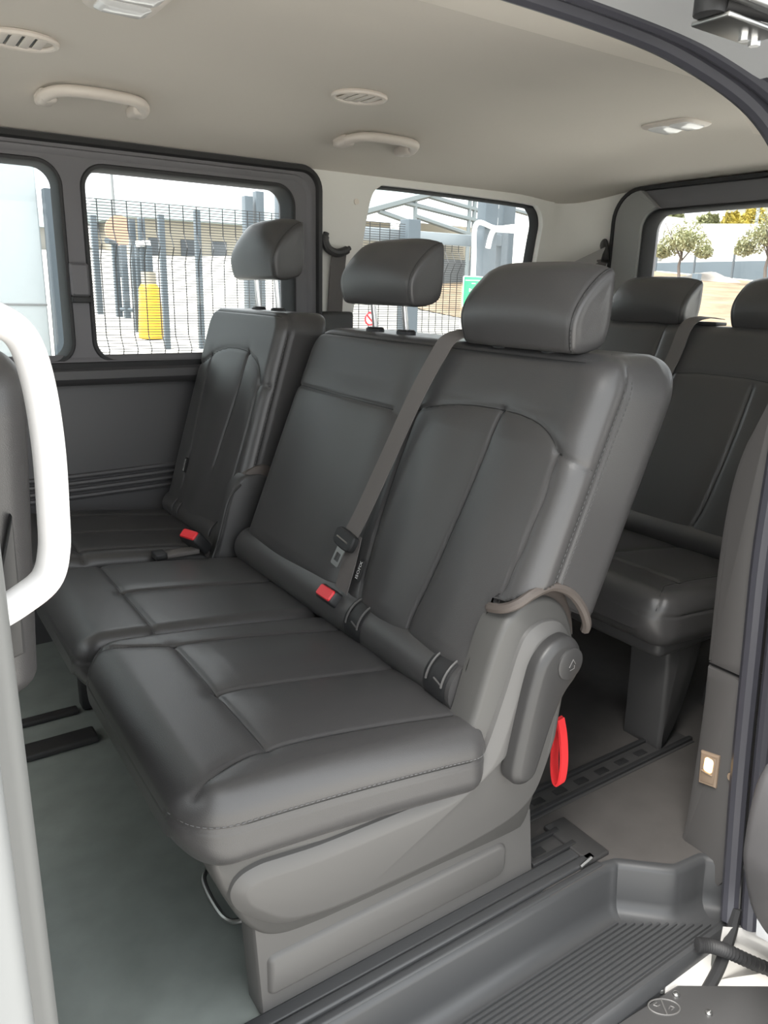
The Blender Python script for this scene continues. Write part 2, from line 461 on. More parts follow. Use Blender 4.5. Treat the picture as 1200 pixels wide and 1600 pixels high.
def headrest(parent, yc, hw, X0, Z0, h, depth, lift, lean=0.0, posts=True, post_z=0.95, post_lean=0.30, postdx=0.0):
    """wedge-shaped head restraint; X0,Z0 = front bottom edge"""
    # side profile (x back, z up), front face first
    kd = depth / .12
    prof = spline([(0.020 * kd, 0.0), (0.004, .12 * h), (-.004, .40 * h), (0.006 * kd, .68 * h), (0.034 * kd, .90 * h), (0.070 * kd, .985 * h),
                   (depth * .80, h), (depth * .92, .95 * h), (depth * .97, .7 * h), (depth, .35 * h), (depth * 1.0, 0.05), (depth * .93, 0.012), (depth * .5, -.002)], 7, True)
    ys = np.r_[-1, -.985, -.96, -.94, np.linspace(-.92, .92, 41), .94, .96, .985, 1]
    rows = []
    for s in ys:
        a = abs(s)
        k = (1 - a ** 4 * .10)                           # top drops a little towards the sides
        zf = np.clip(prof[:, 1] / h, 0, 1)
        kx = (.008 + .070 * kd * zf ** 3.2) * a ** 3.0        # front wraps back, more so higher up
        e = max(0, (a - .955) / .045); sh = 1 - .10 * e * e
        q = prof.copy(); c = np.array([depth * .6, h * .45])
        q[:, 0] = np.where(q[:, 0] < depth * .95, q[:, 0] + kx * (1 - q[:, 0] / (depth * .95)), q[:, 0])
        q[:, 1] = q[:, 1] * (k if True else 1)
        q = c + (q - c) * sh
        zz = np.clip(q[:, 1] / h, 0, 1)
        rows.append(np.stack([X0 + q[:, 0] + lean * q[:, 1], yc + s * hw * (1 - .065 * (1 - zz) ** 2 - .02 * zz ** 4), Z0 + q[:, 1]], 1))
    for s in (.7, .3): rows.append(rows[len(ys) - 1] * s + rows[len(ys) - 1].mean(0) * (1 - s))
    base = rows[0]
    rows = [base * .3 + base.mean(0) * .7, base * .7 + base.mean(0) * .3] + rows
    P = np.array(rows)
    N = grid_normals(P)
    sy = np.r_[1.3, 1.3, ys, 1.3, 1.3][:, None] * np.ones(P.shape[1]); D = np.zeros(P.shape[:2])
    d = np.abs(np.abs(sy) - .94) * hw
    D -= .0022 * np.exp(-(d / .003) ** 2) - .001 * np.exp(-(d / .012) ** 2)
    P = P + N * D[..., None]
    hr = grid_mesh('headrest', P, 'leather', parent)
    j = np.argmin(np.abs(sy[:, 0] + .96))
    st = P[j, :48] + N[j, :48] * .0006
    for sg_ in (-.94, .94):
        jj = np.argmin(np.abs(sy[:, 0] - sg_)); MB().tube(smooth_line(P[jj, :52]), .0010, 5).build('seam', 'seam_dark', hr)
    stitches('stitching', st, 'thread', hr, .004, .003, .0008)
    if posts:
        for s in (-1, 1):
            x = X0 + depth * .55 + postdx
            MB().tube([(x + .0 + (post_z - Z0) * post_lean, yc + s * hw * .42, post_z), (x + .03 * post_lean, yc + s * hw * .42, Z0 + .03)], .0065, 12).build('post', 'chrome', hr)
            c = (x + (post_z + .006 - Z0) * post_lean, yc + s * hw * .42)
            prism('post_guide', [(c[0] + .019 * math.cos(a), c[1] + .027 * math.sin(a)) for a in np.linspace(0, 2 * math.pi, 24, False)],
                  [(0, post_z - .016), (0, post_z + .002), (.004, post_z + .006)], XY, 'black_plastic', hr)
    return hr

def frame_back(x0, z0, t):
    c = 1 / math.sqrt(1 + t * t); s = t * c
    return ((x0, 0, z0), (0, 1, 0), (s, 0, c), (-c, 0, s)), c
def yz2uv(pts, z0, c): return [(y, (z - z0) / c) for y, z in pts]

# ================================================================== SETTING: the van's shell
# --- floor
fl = plate('floor', [(-1.4, 0.80), (-1.4, 2.42), (2.66, 2.42), (2.66, 0.62), (1.33, 0.62), (1.31, 0.655), (1.275, 0.692), (1.21, 0.702), (1.115, 0.782), (0.0, 0.785)],
           [], XY, -0.03, 0.0, 'floor_vinyl')
structure(fl)
fm = plate('floor_mat', [(.93, .784), (.93, 2.38), (2.62, 2.38), (2.62, .625), (1.335, .625), (1.315, .658), (1.278, .695), (1.212, .705), (1.117, .784)], [], XY, -.001, .003, 'floor_mat')
set_parent(fm, fl)
# moulded ridge across the floor behind the front row, and the dark carpet edge beside it
rd = MB().box((-1.3, 0.36), (1.74, 1.80), (0.0, 0.018), .006).box((-1.3, 0.35), (1.90, 1.93), (0.0, 0.014), .005).build('trim_1', 'dark_plastic')
structure(rd, 'dark ridges moulded across the cabin floor')

# --- ceiling: arched headliner that rolls down to the far wall and to the tailgate
YP = [0.9, 1.15, 1.3, 1.5, 1.75, 1.95, 2.1, 2.22, 2.32, 2.39]
ZP = [1.500, 1.531, 1.547, 1.555, 1.552, 1.541, 1.524, 1.500, 1.474, 1.452]
def ceil_z(x, y):
    a = 1.555 - np.interp(y, YP, ZP)
    s = np.clip((x - 2.12) / 0.32, 0, 1)
    b = .058 * s * s * (3 - 2 * s)
    return 1.555 - math.sqrt(a * a + b * b)
xs = np.r_[np.linspace(-1.5, 2.0, 30), np.linspace(2.04, 2.68, 24)]
ys = np.linspace(1.12, 2.40, 58)
V = [(x, y, ceil_z(x, y)) for x in xs for y in ys]
V += [(x, y, 1.64) for x in xs for y in ys]
n, k = len(xs), len(ys); F = []
for i in range(n - 1):
    for j in range(k - 1):
        a = i * k + j; F.append((a, a + k, a + k + 1, a + 1)); F.append(tuple(q + n * k for q in (a, a + 1, a + k + 1, a + k)))
for i in range(n - 1):
    for j in (0, k - 1): a = i * k + j; F.append((a, a + k, a + k + n * k, a + n * k))
for j in range(k - 1):
    for i in (0, n - 1): a = i * k + j; F.append((a, a + 1, a + 1 + n * k, a + n * k))
structure(fix_normals(mesh_obj('ceiling', V, F, 'headliner', smooth=60)))
# pale side-rail cover above the door opening
def sweep(name, path, prof, m, smooth=40):
    """sweep a list of (y,z) offsets along a path of (x, y, z, scale)"""
    V = []; F = []; np_ = len(prof)
    for (x, y, z) in path: V += [(x, y + a, z + b) for a, b in prof]
    for i in range(len(path) - 1):
        for j in range(np_): F.append((i * np_ + j, i * np_ + (j + 1) % np_, (i + 1) * np_ + (j + 1) % np_, (i + 1) * np_ + j))
    F += [tuple(range(np_)), tuple(range((len(path) - 1) * np_, len(path) * np_))]
    return fix_normals(mesh_obj(name, V, F, m, smooth=smooth))
rail_x = np.r_[np.linspace(-1.5, 0.9, 12), np.linspace(0.95, 1.34, 14), np.linspace(1.4, 2.66, 10)]
V = []; F = []
for x in rail_x:
    dz = 0.0 if x < 1.0 else .10 * min(1, (x - 1.0) / .34) ** 2.2
    sec = [(1.135, 1.535), (1.128, 1.524), (1.115, 1.521), (1.02, 1.505), (0.93, 1.485), (0.885, 1.470 - dz * .6), (0.855, 1.458 - dz), (0.835, 1.458 - dz), (0.72, 1.47), (0.62, 1.52), (0.62, 1.64), (1.135, 1.64)]
    V += [(x, a, b) for a, b in sec]
m_ = 12
for i in range(len(rail_x) - 1):
    for j in range(m_): F.append((i * m_ + j, i * m_ + (j + 1) % m_, (i + 1) * m_ + (j + 1) % m_, (i + 1) * m_ + j))
F += [tuple(range(m_)), tuple(range((len(rail_x) - 1) * m_, len(rail_x) * m_))]
structure(fix_normals(mesh_obj('trim_2', V, F, 'light_trim', smooth=40)), 'pale roof rail cover above the sliding door opening')

# --- far wall: lower panel, sill ledge, ribs
wr = box('wall_right', (-1.45, 2.70), (2.385, 2.47), (-0.05, 0.85), 'panel_plastic', r=.004)
structure(wr, 'dark grey lower side panel under the far windows')
prism('sill_ledge', [(2.40, .79), (2.345, .795), (2.325, .815), (2.325, .838), (2.335, .846), (2.40, .850)], [(0, -1.45), (0, 1.32)], YZ, 'panel_plastic', wr)
for i in range(4):
    z = .452 + i * .021
    MB().tube([(.25, 2.384, z + .0), (.55, 2.384, z + .004), (.90, 2.384, z + .012)], .009, 8).build('rib', 'panel_plastic', wr)
# black window frame with the two panes
rA = rrect(-.60, .508, .866, 1.388, .055)
rB = rrect(.576, 1.216, .866, 1.388, .055)
wf = plate('window_1', rrect(-.66, 1.325, .842, 1.462, .075), [rA, rB], XZ, 2.345, 2.44, 'frame_plastic')
structure(wf, 'black framed sliding window in the far wall')
def ring(name, outline, d0, d1, prof, fmap, m, parent=None):
    """a rubber lip running round an outline"""
    P = np.array(outline, float)
    if area2(P) < 0: P = P[::-1]
    V = []; F = []; n = len(P)
    for d, h in prof:
        Q = inset(P, d) if d else P
        V += [fmap(a, b, h) for a, b in Q]
    k = len(prof)
    for i in range(k):
        for j in range(n): F.append((i * n + j, i * n + (j + 1) % n, ((i + 1) % k) * n + (j + 1) % n, ((i + 1) % k) * n + j))
    return fix_normals(mesh_obj(name, V, F, m, parent, 40))
ring('outer_lip', rrect(-.66, 1.325, .842, 1.462, .075), 0, 0, [(0.0, 2.35), (.004, 2.335), (.018, 2.333), (.026, 2.35)], XZ, 'rubber', wf)
ring('outer_step', rrect(-.63, 1.290, .852, 1.432, .070), 0, 0, [(0.0, 2.35), (.006, 2.338), (.012, 2.338), (.03, 2.35)], XZ, 'frame_plastic', wf)
for R_ in (rA, rB):
    ring('pane_seal', R_, 0, 0, [(-.012, 2.346), (-.008, 2.339), (.0, 2.339), (.004, 2.35), (.004, 2.425), (-.012, 2.425)], XZ, 'rubber', wf)
    plate('pane', inset(R_, -.01), [], XZ, 2.422, 2.426, 'glass', wf)
prism('slider_latch', rrect(.515, .566, 1.045, 1.135, .008), [(0, 2.35), (0, 2.328), (.006, 2.322)], XZ, 'frame_plastic', wf)
box('latch_ridge', (.515, .566), (2.318, 2.35), (1.028, 1.045), 'rubber', wf, .003)
# pale lining with the rear quarter window
hole3 = np.array(spline([(1.62, 1.433), (1.568, 1.424), (1.535, 1.385), (1.508, 1.26), (1.475, 1.05), (1.46, .93), (1.50, .885), (1.8, .88), (2.22, .88), (2.29, .93), (2.325, 1.10), (2.352, 1.28), (2.362, 1.36), (2.335, 1.412), (2.27, 1.425), (1.9, 1.432)], 6, True))
wl = plate('window_2', [(1.30, .80), (2.42, .80), (2.42, 1.462), (1.30, 1.462)], [hole3], XZ, 2.375, 2.455, 'pale_lining')
structure(wl, 'pale pillar lining around the far rear quarter window')
ring('pane_seal', hole3, 0, 0, [(-.004, 2.40), (.003, 2.40), (.007, 2.41), (.008, 2.445), (-.004, 2.445)], XZ, 'rubber', wl)
plate('pane', inset(hole3 if area2(hole3) > 0 else hole3[::-1], -.005), [], XZ, 2.440, 2.444, 'glass', wl)
MB().tube([(1.475, 2.372, 1.37), (1.475, 2.378, 1.37)], .010, 16).build('trim_cap', 'light_trim', wl)
# rounded corner pillar between far wall and tailgate
cpts = spline([(2.40, 2.383), (2.47, 2.378), (2.54, 2.35), (2.585, 2.30), (2.61, 2.24), (2.625, 2.15)], 6)
V = []; F = []
for (x, y) in cpts: V += [(x, y, .80), (x, y, 1.50)]
for (x, y) in cpts: V += [(x + .06, y + .06, .80), (x + .06, y + .06, 1.50)]
nn = len(cpts)
for i in range(nn - 1):
    F += [(2 * i, 2 * i + 1, 2 * i + 3, 2 * i + 2), (2 * nn + 2 * i, 2 * nn + 2 * i + 2, 2 * nn + 2 * i + 3, 2 * nn + 2 * i + 1), (2 * i + 1, 2 * nn + 2 * i + 1, 2 * nn + 2 * i + 3, 2 * i + 3), (2 * i, 2 * i + 2, 2 * nn + 2 * i + 2, 2 * nn + 2 * i)]
structure(fix_normals(mesh_obj('trim_3', V, F, 'pale_lining', smooth=60)), 'pale rounded corner pillar beside the rear window')

# --- tailgate wall with the rear window
orr = rrect(.72, 2.195, .70, 1.478, .11)
irr = rrect(.86, 2.062, .82, 1.402, .075)
wb = plate('wall_back', [(.58, -.05), (2.46, -.05), (2.46, 1.60), (.58, 1.60)], [orr], YZ, 2.63, 2.70, 'pale_lining')
structure(wb, 'pale wall around the tailgate window')
w4 = plate('window_3', orr, [irr], YZ, 2.60, 2.69, 'frame_plastic')
structure(w4, 'tailgate window in a dark frame')
side = [p for p in rrect(.75, 2.200, .70, 1.482, .115, 10) if p[0] > 1.995] ; inn = [p for p in rrect(.86, 2.066, .82, 1.406, .075, 10) if p[0] > 1.97]
side = sorted(side, key=lambda p: math.atan2(p[1] - 1.1, p[0] - 1.6)); inn = sorted(inn, key=lambda p: math.atan2(p[1] - 1.1, p[0] - 1.6))
prism('frame_side', np.array(side + inn[::-1]), [(0, 2.62), (0, 2.590), (.006, 2.584)], YZ, 'frame_reflection_grey', w4)  # same frame, its reflecting side painted paler
ring('frame_seal', rrect(.74, 2.206, .68, 1.486, .12), 0, 0, [(-.003, 2.62), (-.003, 2.578), (.010, 2.578), (.014, 2.62)], YZ, 'rubber', w4)
ring('pane_seal', irr, 0, 0, [(-.004, 2.60), (-.002, 2.592), (.006, 2.60), (.014, 2.66), (-.004, 2.66)], YZ, 'rubber', w4)
plate('pane', inset(irr, -.004), [], YZ, 2.660, 2.664, 'glass', w4)

# --- near wall behind the door opening, with its own window
nh = rrect(1.56, 2.50, .86, 1.42, .06)
wl2 = plate('wall_left', [(1.34, -.05), (2.70, -.05), (2.70, 1.50), (1.34, 1.50)], [nh], XZ, .58, .70, 'pale_lining')
structure(wl2, 'near side wall behind the sliding door opening')
plate('pane', inset(nh, -.004), [], XZ, .62, .624, 'glass', wl2)
# rear door-jamb pillar trim, with seam line
pr = spline([(.660, -.06), (.640, .0), (.650, .10), (.664, .22), (.674, .36), (.682, .50), (.692, .66), (.694, .80), (.694, 1.0), (.690, 1.34)], 4)
pl_ = spline([(.735, 1.34), (.728, 1.05), (.722, .93), (.736, .875), (.754, .82), (.766, .74), (.768, .62), (.760, .45), (.752, .28), (.752, .05), (.76, -.02), (.765, -.06)], 4)
def cut_at(z): return (np.interp(z, pr[3:, 1], pr[3:, 0]), z), (np.interp(z, pl_[::-1, 1], pl_[::-1, 0]), z)
(ra, la), (rb, lb) = cut_at(.4015), cut_at(.3985)
up = [ra] + [tuple(p) for p in pr if p[1] > .405] + [tuple(p) for p in pl_ if p[1] > .405] + [la]
lo = [tuple(p) for p in pr if p[1] < .395] + [rb, lb] + [tuple(p) for p in pl_ if p[1] < .395]
pz = prism('trim_4', np.array(up), [(0, 1.44), (0, 1.295), (.004, 1.284), (.012, 1.280)], YZ, 'pillar_dark')
structure(pz, 'dark plastic pillar trim behind the door opening, upper section')
pz2 = prism('trim_5', np.array(lo), [(0, 1.44), (0, 1.295), (.004, 1.284), (.012, 1.280)], YZ, 'pillar_dark')
structure(pz2, 'dark plastic pillar trim behind the door opening, lamp section')

# --- rubber seals round the door opening
seal_path = spline([(-1.3, .830, 1.450), (-.2, .830, 1.450), (.5, .830, 1.450), (.90, .828, 1.446), (1.08, .805, 1.420), (1.21, .760, 1.355), (1.275, .725, 1.25), (1.285, .705, 1.10), (1.275, .684, .90), (1.272, .679, .66), (1.272, .668, .48), (1.272, .650, .22), (1.272, .630, .0), (1.255, .612, -.08)], 8)
s1 = MB().tube(seal_path, .017, 10).build('trim_6', 'seal_rubber'); structure(s1, 'black rubber door seal around the opening')
s2p = np.array(seal_path) + np.array([.010, -.034, .004]); 
s2 = MB().tube(s2p, .015, 10).build('trim_7', 'seal_rubber'); structure(s2, 'outer black rubber lip beside the door seal')
# painted body flange outside the seals
fp = np.array(seal_path) + np.array([.018, -.060, .004])
V = []; F = []
for i, p in enumerate(fp):
    for a, b in ((.010, -.012), (-.030, -.004), (-.075, .006), (-.11, .03), (-.11, .06), (.010, .03)):
        up_ = i < 36
        V.append((p[0] + (0 if up_ else b), p[1] + a, p[2] + (b if up_ else 0)))
for i in range(len(fp) - 1):
    for j in range(6): F.append((i * 6 + j, i * 6 + (j + 1) % 6, (i + 1) * 6 + (j + 1) % 6, (i + 1) * 6 + j))
structure(fix_normals(mesh_obj('trim_8', V, F, 'body_paint', smooth=60)), 'silver painted body flange around the door opening')
rf = box('trim_9', (-1.5, 2.72), (.50, 2.50), (1.645, 1.68), 'body_paint', r=.01); structure(rf, 'painted roof skin')

# --- front of the van (out of frame): dashboard wall, windscreen, near front door
structure(box('wall_front', (-1.52, -1.42), (.55, 2.46), (-.4, .86), 'panel_plastic'), 'dashboard bulkhead')
structure(box('window_4', (-1.50, -1.494), (.62, 2.40), (.86, 1.56), 'glass', r=.001), 'windscreen')
dn = plate('door_2', [(-1.45, -.30), (-.02, -.30), (-.02, 1.46), (-1.1, 1.46), (-1.45, .95)], [rrect(-1.15, -.12, .86, 1.36, .06)], XZ, .50, .60, 'panel_plastic')
structure(dn, 'closed near front door')
plate('pane', rrect(-1.16, -.11, .85, 1.37, .06), [], XZ, .53, .534, 'glass', dn)

# --- pillar at the left of the opening
bp = prism('trim_10', rrect(-.10, .043, .52, .70, .012), [(0, -.30), (0, 1.46)], XY, 'pillar_light'); structure(bp, 'pale painted centre pillar at the left of the opening')
bp2 = prism('trim_11', rrect(-.06, .074, .645, .72, .014), [(0, -.02), (0, 1.46)], XY, 'pillar_grey'); structure(bp2, 'mid grey pillar trim beside the pale pillar')

# --- entrance step
top_path = [(-.05, .780), (.4, .780), (.8, .779), (1.05, .778), (1.10, .772), (1.115, .765), (1.18, .706), (1.20, .696), (1.225, .692), (1.262, .688), (1.275, .680), (1.31, .638), (1.32, .62)]
tp = np.array(spline(top_path, 5))
T_ = np.gradient(tp, axis=0); T_ /= np.linalg.norm(T_, axis=1)[:, None]
Nn = np.stack([T_[:, 1], -T_[:, 0]], 1)    # towards the well
prof = [(-.030, .001), (-.012, .004), (-.002, .001), (.002, -.008), (.008, -.070), (.012, -.088), (.022, -.098), (.040, -.100)]
V = []; F = []
for p, q in zip(tp, Nn):
    for a, b in prof: V.append((p[0] + q[0] * a, p[1] + q[1] * a, b))
k = len(prof)
for i in range(len(tp) - 1):
    for j in range(k - 1): F.append((i * k + j, i * k + j + 1, (i + 1) * k + j + 1, (i + 1) * k + j))
st = thing('entrance_step', 'dark ribbed plastic entrance step along the door sill', 'step', (.6, .69, -.11))
mesh_obj('riser', V, F, 'step_plastic', st, 60)
tread_out = [(-.05, .770), (1.06, .768), (1.12, .742), (1.19, .682), (1.27, .668), (1.30, .640), (1.28, .624), (1.20, .618), (.9, .618), (-.05, .618)]
prism('tread', np.array(tread_out)[::-1], [(0, -.130), (0, -.104), (.003, -.100)], XY, 'step_plastic', st)
prism('outer_lip', [(.631, -.099), (.625, -.095), (.617, -.096), (.612, -.104), (.611, -.13), (.631, -.13)], [(0, -.05), (0, 1.275)], YZ, 'step_plastic', st)
for i in range(12):
    y = .738 - i * .0092
    xe = min(1.245, 1.075 + (.742 - y) * 1.5)
    prism('rib', [(y - .0030, -.101), (y - .0018, -.0955), (y + .0018, -.0955), (y + .0030, -.101)], [(0, .0), (0, xe)], YZ, 'step_plastic', st)
# ledges between the seat base and the step
for i, (ya, yb, z) in enumerate(((.826, .852, .008), (.802, .822, .012), (.785, .800, .006))):
    box('sill_ledge', (-.02, 1.08 - i * .0), (ya, yb), (-.002, z), 'step_plastic', st, .004)

# painted sill, scuff plate and jamb below the step
sw = thing('body_sill', 'pale painted body sill below the step', 'sill', (.6, .55, -.3))
prism('sill_flange', [(.617, -.108), (.613, -.112), (.610, -.16), (.60, -.19), (.58, -.30), (.625, -.30), (.625, -.108)], [(0, 1.07), (0, 1.21)], YZ, 'body_white', sw)
prism('sill_cover', [(.618, -.131), (.614, -.134), (.612, -.16), (.60, -.19), (.58, -.30), (.625, -.30), (.625, -.131)], [(0, -.10), (0, 1.07)], YZ, 'step_plastic', sw)
jp = spline([(1.24, .575, -.10), (1.25, .570, -.13), (1.29, .560, -.18), (1.38, .535, -.25)], 6)
V = []; F = []
for p in jp:
    V += [(p[0] - .02, p[1] + .03, p[2] + .03), (p[0] + .02, p[1] + .012, p[2] + .02), (p[0] + .07, p[1] - .02, p[2] + .01), (p[0] + .16, p[1] - .05, p[2] + .01), (p[0] + .16, p[1] - .05, p[2] - .1), (p[0] - .02, p[1] + .03, p[2] - .1)]
for i in range(len(jp) - 1):
    for j in range(6): F.append((i * 6 + j, i * 6 + (j + 1) % 6, (i + 1) * 6 + (j + 1) % 6, (i + 1) * 6 + j))
fix_normals(mesh_obj('jamb_corner', V, F, 'body_white', sw, 50))
MB().tube(spline([(1.262, .606, -.05), (1.235, .597, -.10), (1.19, .584, -.135), (1.12, .570, -.155)], 6), .011, 8).build('jamb_seal', 'rubber', sw)
pp = thing('scuff_plate', 'black scuff plate with raised oval emblem and round rivets', 'scuff plate', (1.05, .52, -.16))
prism('plate', [(.70, .632), (1.098, .607), (1.24, .514), (1.34, .43), (1.34, .36), (.70, .36)], [(0, -.165), (0, -.142), (.004, -.138)], XY, 'dark_plastic', pp)
ec = np.array([1.035, .590]); eu = np.array([.051, -.033]); eu = eu / np.linalg.norm(eu); ev = np.array([-eu[1], eu[0]])
em = MB()
oval = [(*(ec + eu * .028 * math.cos(a) + ev * .016 * math.sin(a)), -.137) for a in np.linspace(0, 2 * math.pi, 40)]
em.tube(oval, .0016, 6, caps=False)
em.tube([(*(ec + ev * -.016), -.137), (*(ec + ev * .016), -.137)], .0016, 6)
for (a0, b0, a1, b1) in ((-.018, .004, -.010, .009), (-.018, .004, -.012, .001), (-.012, .001, -.006, .004), (.007, -.004, .012, .002), (.012, .002, .018, -.001), (.010, -.007, .018, -.001)):
    em.tube([(*(ec + eu * a0 + ev * b0), -.137), (*(ec + eu * a1 + ev * b1), -.137)], .0012, 6)
em.build('emblem', 'grey_plastic', pp)
for (x, y) in ((1.061, .616), (1.075, .594), (1.092, .539), (.985, .560)):
    prism('rivet', [(x + .007 * math.cos(a), y + .007 * math.sin(a)) for a in np.linspace(0, 2 * math.pi, 16, False)], [(0, -.14), (.001, -.134), (.004, -.132)], XY, 'steel', pp)
hp = spline([(1.140, .606, -.070), (1.165, .592, -.075), (1.20, .578, -.095), (1.27, .556, -.145), (1.38, .53, -.22)], 14)
hr_ = [.0135 if i % 2 else .0105 for i in range(len(hp))]
tag(MB().tube(hp, hr_, 12).build('cable_conduit', 'rubber'), 'black corrugated cable conduit by the door jamb', 'conduit')

# --- the sliding door, pushed back along the outside of the body
d1 = prism('door_1', spline([(1.008, .30), (1.010, .365), (1.028, .412), (1.075, .428), (1.3, .43), (2.3, .43), (2.3, .0), (1.6, -.10), (1.28, -.07), (1.17, .02), (1.08, .12), (1.02, .24)], 5, True), [(0, .40), (0, .482), (.006, .494), (.018, .500)], XZ, 'panel_plastic')
structure(d1, 'inner trim of the open sliding door')
dwin = rrect(1.22, 2.30, .66, 1.32, .06)
plate('upper_trim', rrect(1.035, 2.42, .40, 1.40, .03), [dwin], XZ, .40, .470, 'panel_plastic', d1)
plate('pane', inset(dwin, -.004), [], XZ, .415, .419, 'glass', d1)
prism('pull_pocket', rrect(1.06, 1.20, .425, .452, .008), [(0, .470), (0, .484), (.004, .488)], XZ, 'dark_plastic', d1)
plate('outer_skin', rrect(1.10, 2.44, -.28, 1.42, .03), [dwin], XZ, .36, .40, 'body_white', d1)
MB().tube(spline([(1.045, .478, 1.3), (1.040, .480, .9), (1.035, .482, .5)], 5), .009, 8).build('edge_seal', 'rubber', d1)
# upper roller bracket of the sliding door
hb = thing('door_roller_bracket', 'metal door roller bracket under the roof edge at top right', 'bracket', (.92, .64, 1.39))
box('base_plate', (.862, .972), (.60, .650), (1.386, 1.392), 'steel', hb, .002)
box('arm', (.80, 1.10), (.585, .600), (1.40, 1.425), 'steel', hb, .003)
MB().tube([(.86, .625, 1.392), (.86, .625, 1.412)], .018, 14).tube([(.905, .63, 1.394), (.905, .63, 1.416)], .013, 14).build('roller', 'black_plastic', hb)
MB().tube([(.87, .62, 1.405), (.95, .61, 1.412), (1.08, .60, 1.415)], .013, 12).build('bush', 'rubber', hb)
for (x, y) in ((.938, .628), (.965, .632)):
    MB().tube([(x, y, 1.380), (x, y, 1.398)], .007, 6).build('bolt', 'chrome', hb)

# ================================================================== SEATS
LT = 'leather'
# ---------------- the double bench next to the door
bench = thing('double_bench_seat', 'black leather double bench seat nearest the open door with grey side panel', 'seat', (.62, 1.28, 0))
Z0, X0, TT = .452, .759, .40
fr, cc = frame_back(X0, Z0, TT)
S = lambda pts: yz2uv(pts, Z0, cc)
arch = S(spline([(1.300, .834), (1.263, .848), (1.152, .873), (1.07, .882), (.995, .884), (.93, .878), (.894, .869), (.862, .852), (.845, .836)], 5))
wingL = S(spline([(1.240, .855), (1.243, .75), (1.238, .62), (1.222, .52), (1.200, .45)], 5))
cenS = S(spline([(1.006, .884), (1.010, .78), (1.030, .60), (1.045, .50), (1.040, .43)], 5))
ritS = S(spline([(.845, .836), (.838, .76), (.850, .62), (.872, .50), (.880, .45)], 5))
edgS = S([(.845, .836), (.815, .828), (.780, .825)])
midS = S([(1.325, .842), (1.50, .843), (1.80, .848)])
def bulge_bench(u, v):
    b = .010 * np.exp(-((u - .94) / .07) ** 2) + .010 * np.exp(-((u - 1.13) / .07) ** 2) + .012 * np.exp(-((u - 1.56) / .16) ** 2)
    return b * np.clip((v + .05) / .1, 0, 1) * np.clip((.475 - v) / .06, 0, 1) + .012 * np.exp(-((u - .80) / .05) ** 2) - .010 * np.exp(-((u - 1.29) / .03) ** 2) * np.clip((.565 - v) / .2, 0, 1)
TOPL = (.990 - Z0) / cc
bb, P, N, rows, vv = cushion_body('backrest', fr, (.797, 1.780), TOPL, .205, .058, (.03, .035), (.066, .028),
    [(arch, .005, .0035), (wingL, .007, .004), (cenS, .007, .004), (ritS, .006, .004), (edgS, .004, .003), (midS, .006, .004), ([(.86, TOPL - .012), (1.74, TOPL - .012)], .003, .003)],
    [(-.052, .0040, .0032), (-.0585, .0018, .0022)], LT, bench, 250, 170, bulge_bench, cut_from=.20, level=.36)
# recess in the backrest's lower outer corner, around the recliner
me = bb.data
co = np.empty(len(me.vertices) * 3, np.float32); me.vertices.foreach_get('co', co); co = co.reshape(-1, 3)
ex, ez = co[:, 0] - .875, co[:, 2] - .475
inside = (((ex / .106) ** 2 + (ez / .152) ** 2 < 1) | ((ex > .0) & (co[:, 2] < .515)) | (co[:, 2] < .55)) & (co[:, 1] < .90)
co[:, 1] = np.where(inside, np.maximum(co[:, 1], .868), co[:, 1])
me.vertices.foreach_set('co', co.ravel()); me.update()
lip = spline([(.800, .866, .585), (.803, .832, .594), (.816, .811, .607), (.840, .803, .622), (.880, .803, .627), (.922, .803, .610), (.955, .803, .578), (.976, .804, .542), (.984, .812, .518)], 6)
MB().tube(lip, [.004] + [.0085] * (len(lip) - 2) + [.005], 8).build('recliner_lip', 'leather_trim', bb)
inn_ = spline([(.792, .545), (.812, .588), (.845, .612), (.885, .616), (.922, .598), (.952, .566), (.970, .535)], 5)
gus = [(.875 + .108 * math.cos(a), .475 + .156 * math.sin(a)) for a in np.radians(np.linspace(5, 108, 30))]
prism('recliner_gusset', np.array(gus), [(0, .874), (0, .836), (.010, .828)], XZ, 'leather_trim', bb)
def surf_line(P, N, rows, vv, sel, off=.0008):
    return [P[j, i] + N[j, i] * off for j, i in sel]
jr = [j for j in range(len(vv)) if .205 < vv[j] < TOPL - .03]
near_i = rows.shape[1] - 1
def nearest_cut(wc, j):
    r = rows[j]; mask = r[:, 0] < r[:, 0].min() + .03
    ids = np.where(mask)[0]; return ids[np.argmin(np.abs(r[ids, 1] - wc))]
for wc in (-.047, -.063):
    pts = np.array([P[j, nearest_cut(wc, j)] + N[j, nearest_cut(wc, j)] * .0004 for j in jr])
    stitches('stitching', spline(pts[::6], 4), 'thread', bb, .005, .004, .0007)
# seat cushions
cross = lambda a, b, v=.155: [(a, v), (b, v)]
near_len = spline([(.832, .03), (.842, .05), (.866, .10), (.878, .155), (.876, .30), (.862, .52)], 5)
far_len = spline([(1.310, .03), (1.295, .07), (1.278, .12), (1.270, .155), (1.262, .30), (1.245, .52)], 5)
c1, CP, CN, crow, cvv = cushion_body('cushion', ((.252, 0, .460), (0, 1, 0), (1, 0, 0), (0, 0, 1)), (.793, 1.354), .525, .125, .040, (.080, .062), (.05, .02),
    [(near_len, .004, .0032), (far_len, .004, .0032), (cross(.878, 1.27), .0055, .0035), ([(1.067, .155), (1.050, .52)], .006, .0045)],
    [(-.050, .003, .003), (-.056, .0015, .002)], LT, bench, 190, 130, lambda u, v: .006 * np.exp(-((u - .97) / .07) ** 2) * np.clip((v - .15) / .06, 0, 1) + .006 * np.exp(-((u - 1.16) / .07) ** 2) * np.clip((v - .15) / .06, 0, 1),
    rise=lambda v: -.055 * np.clip(v / .5, 0, 1.1) ** 1.4)
pts = []
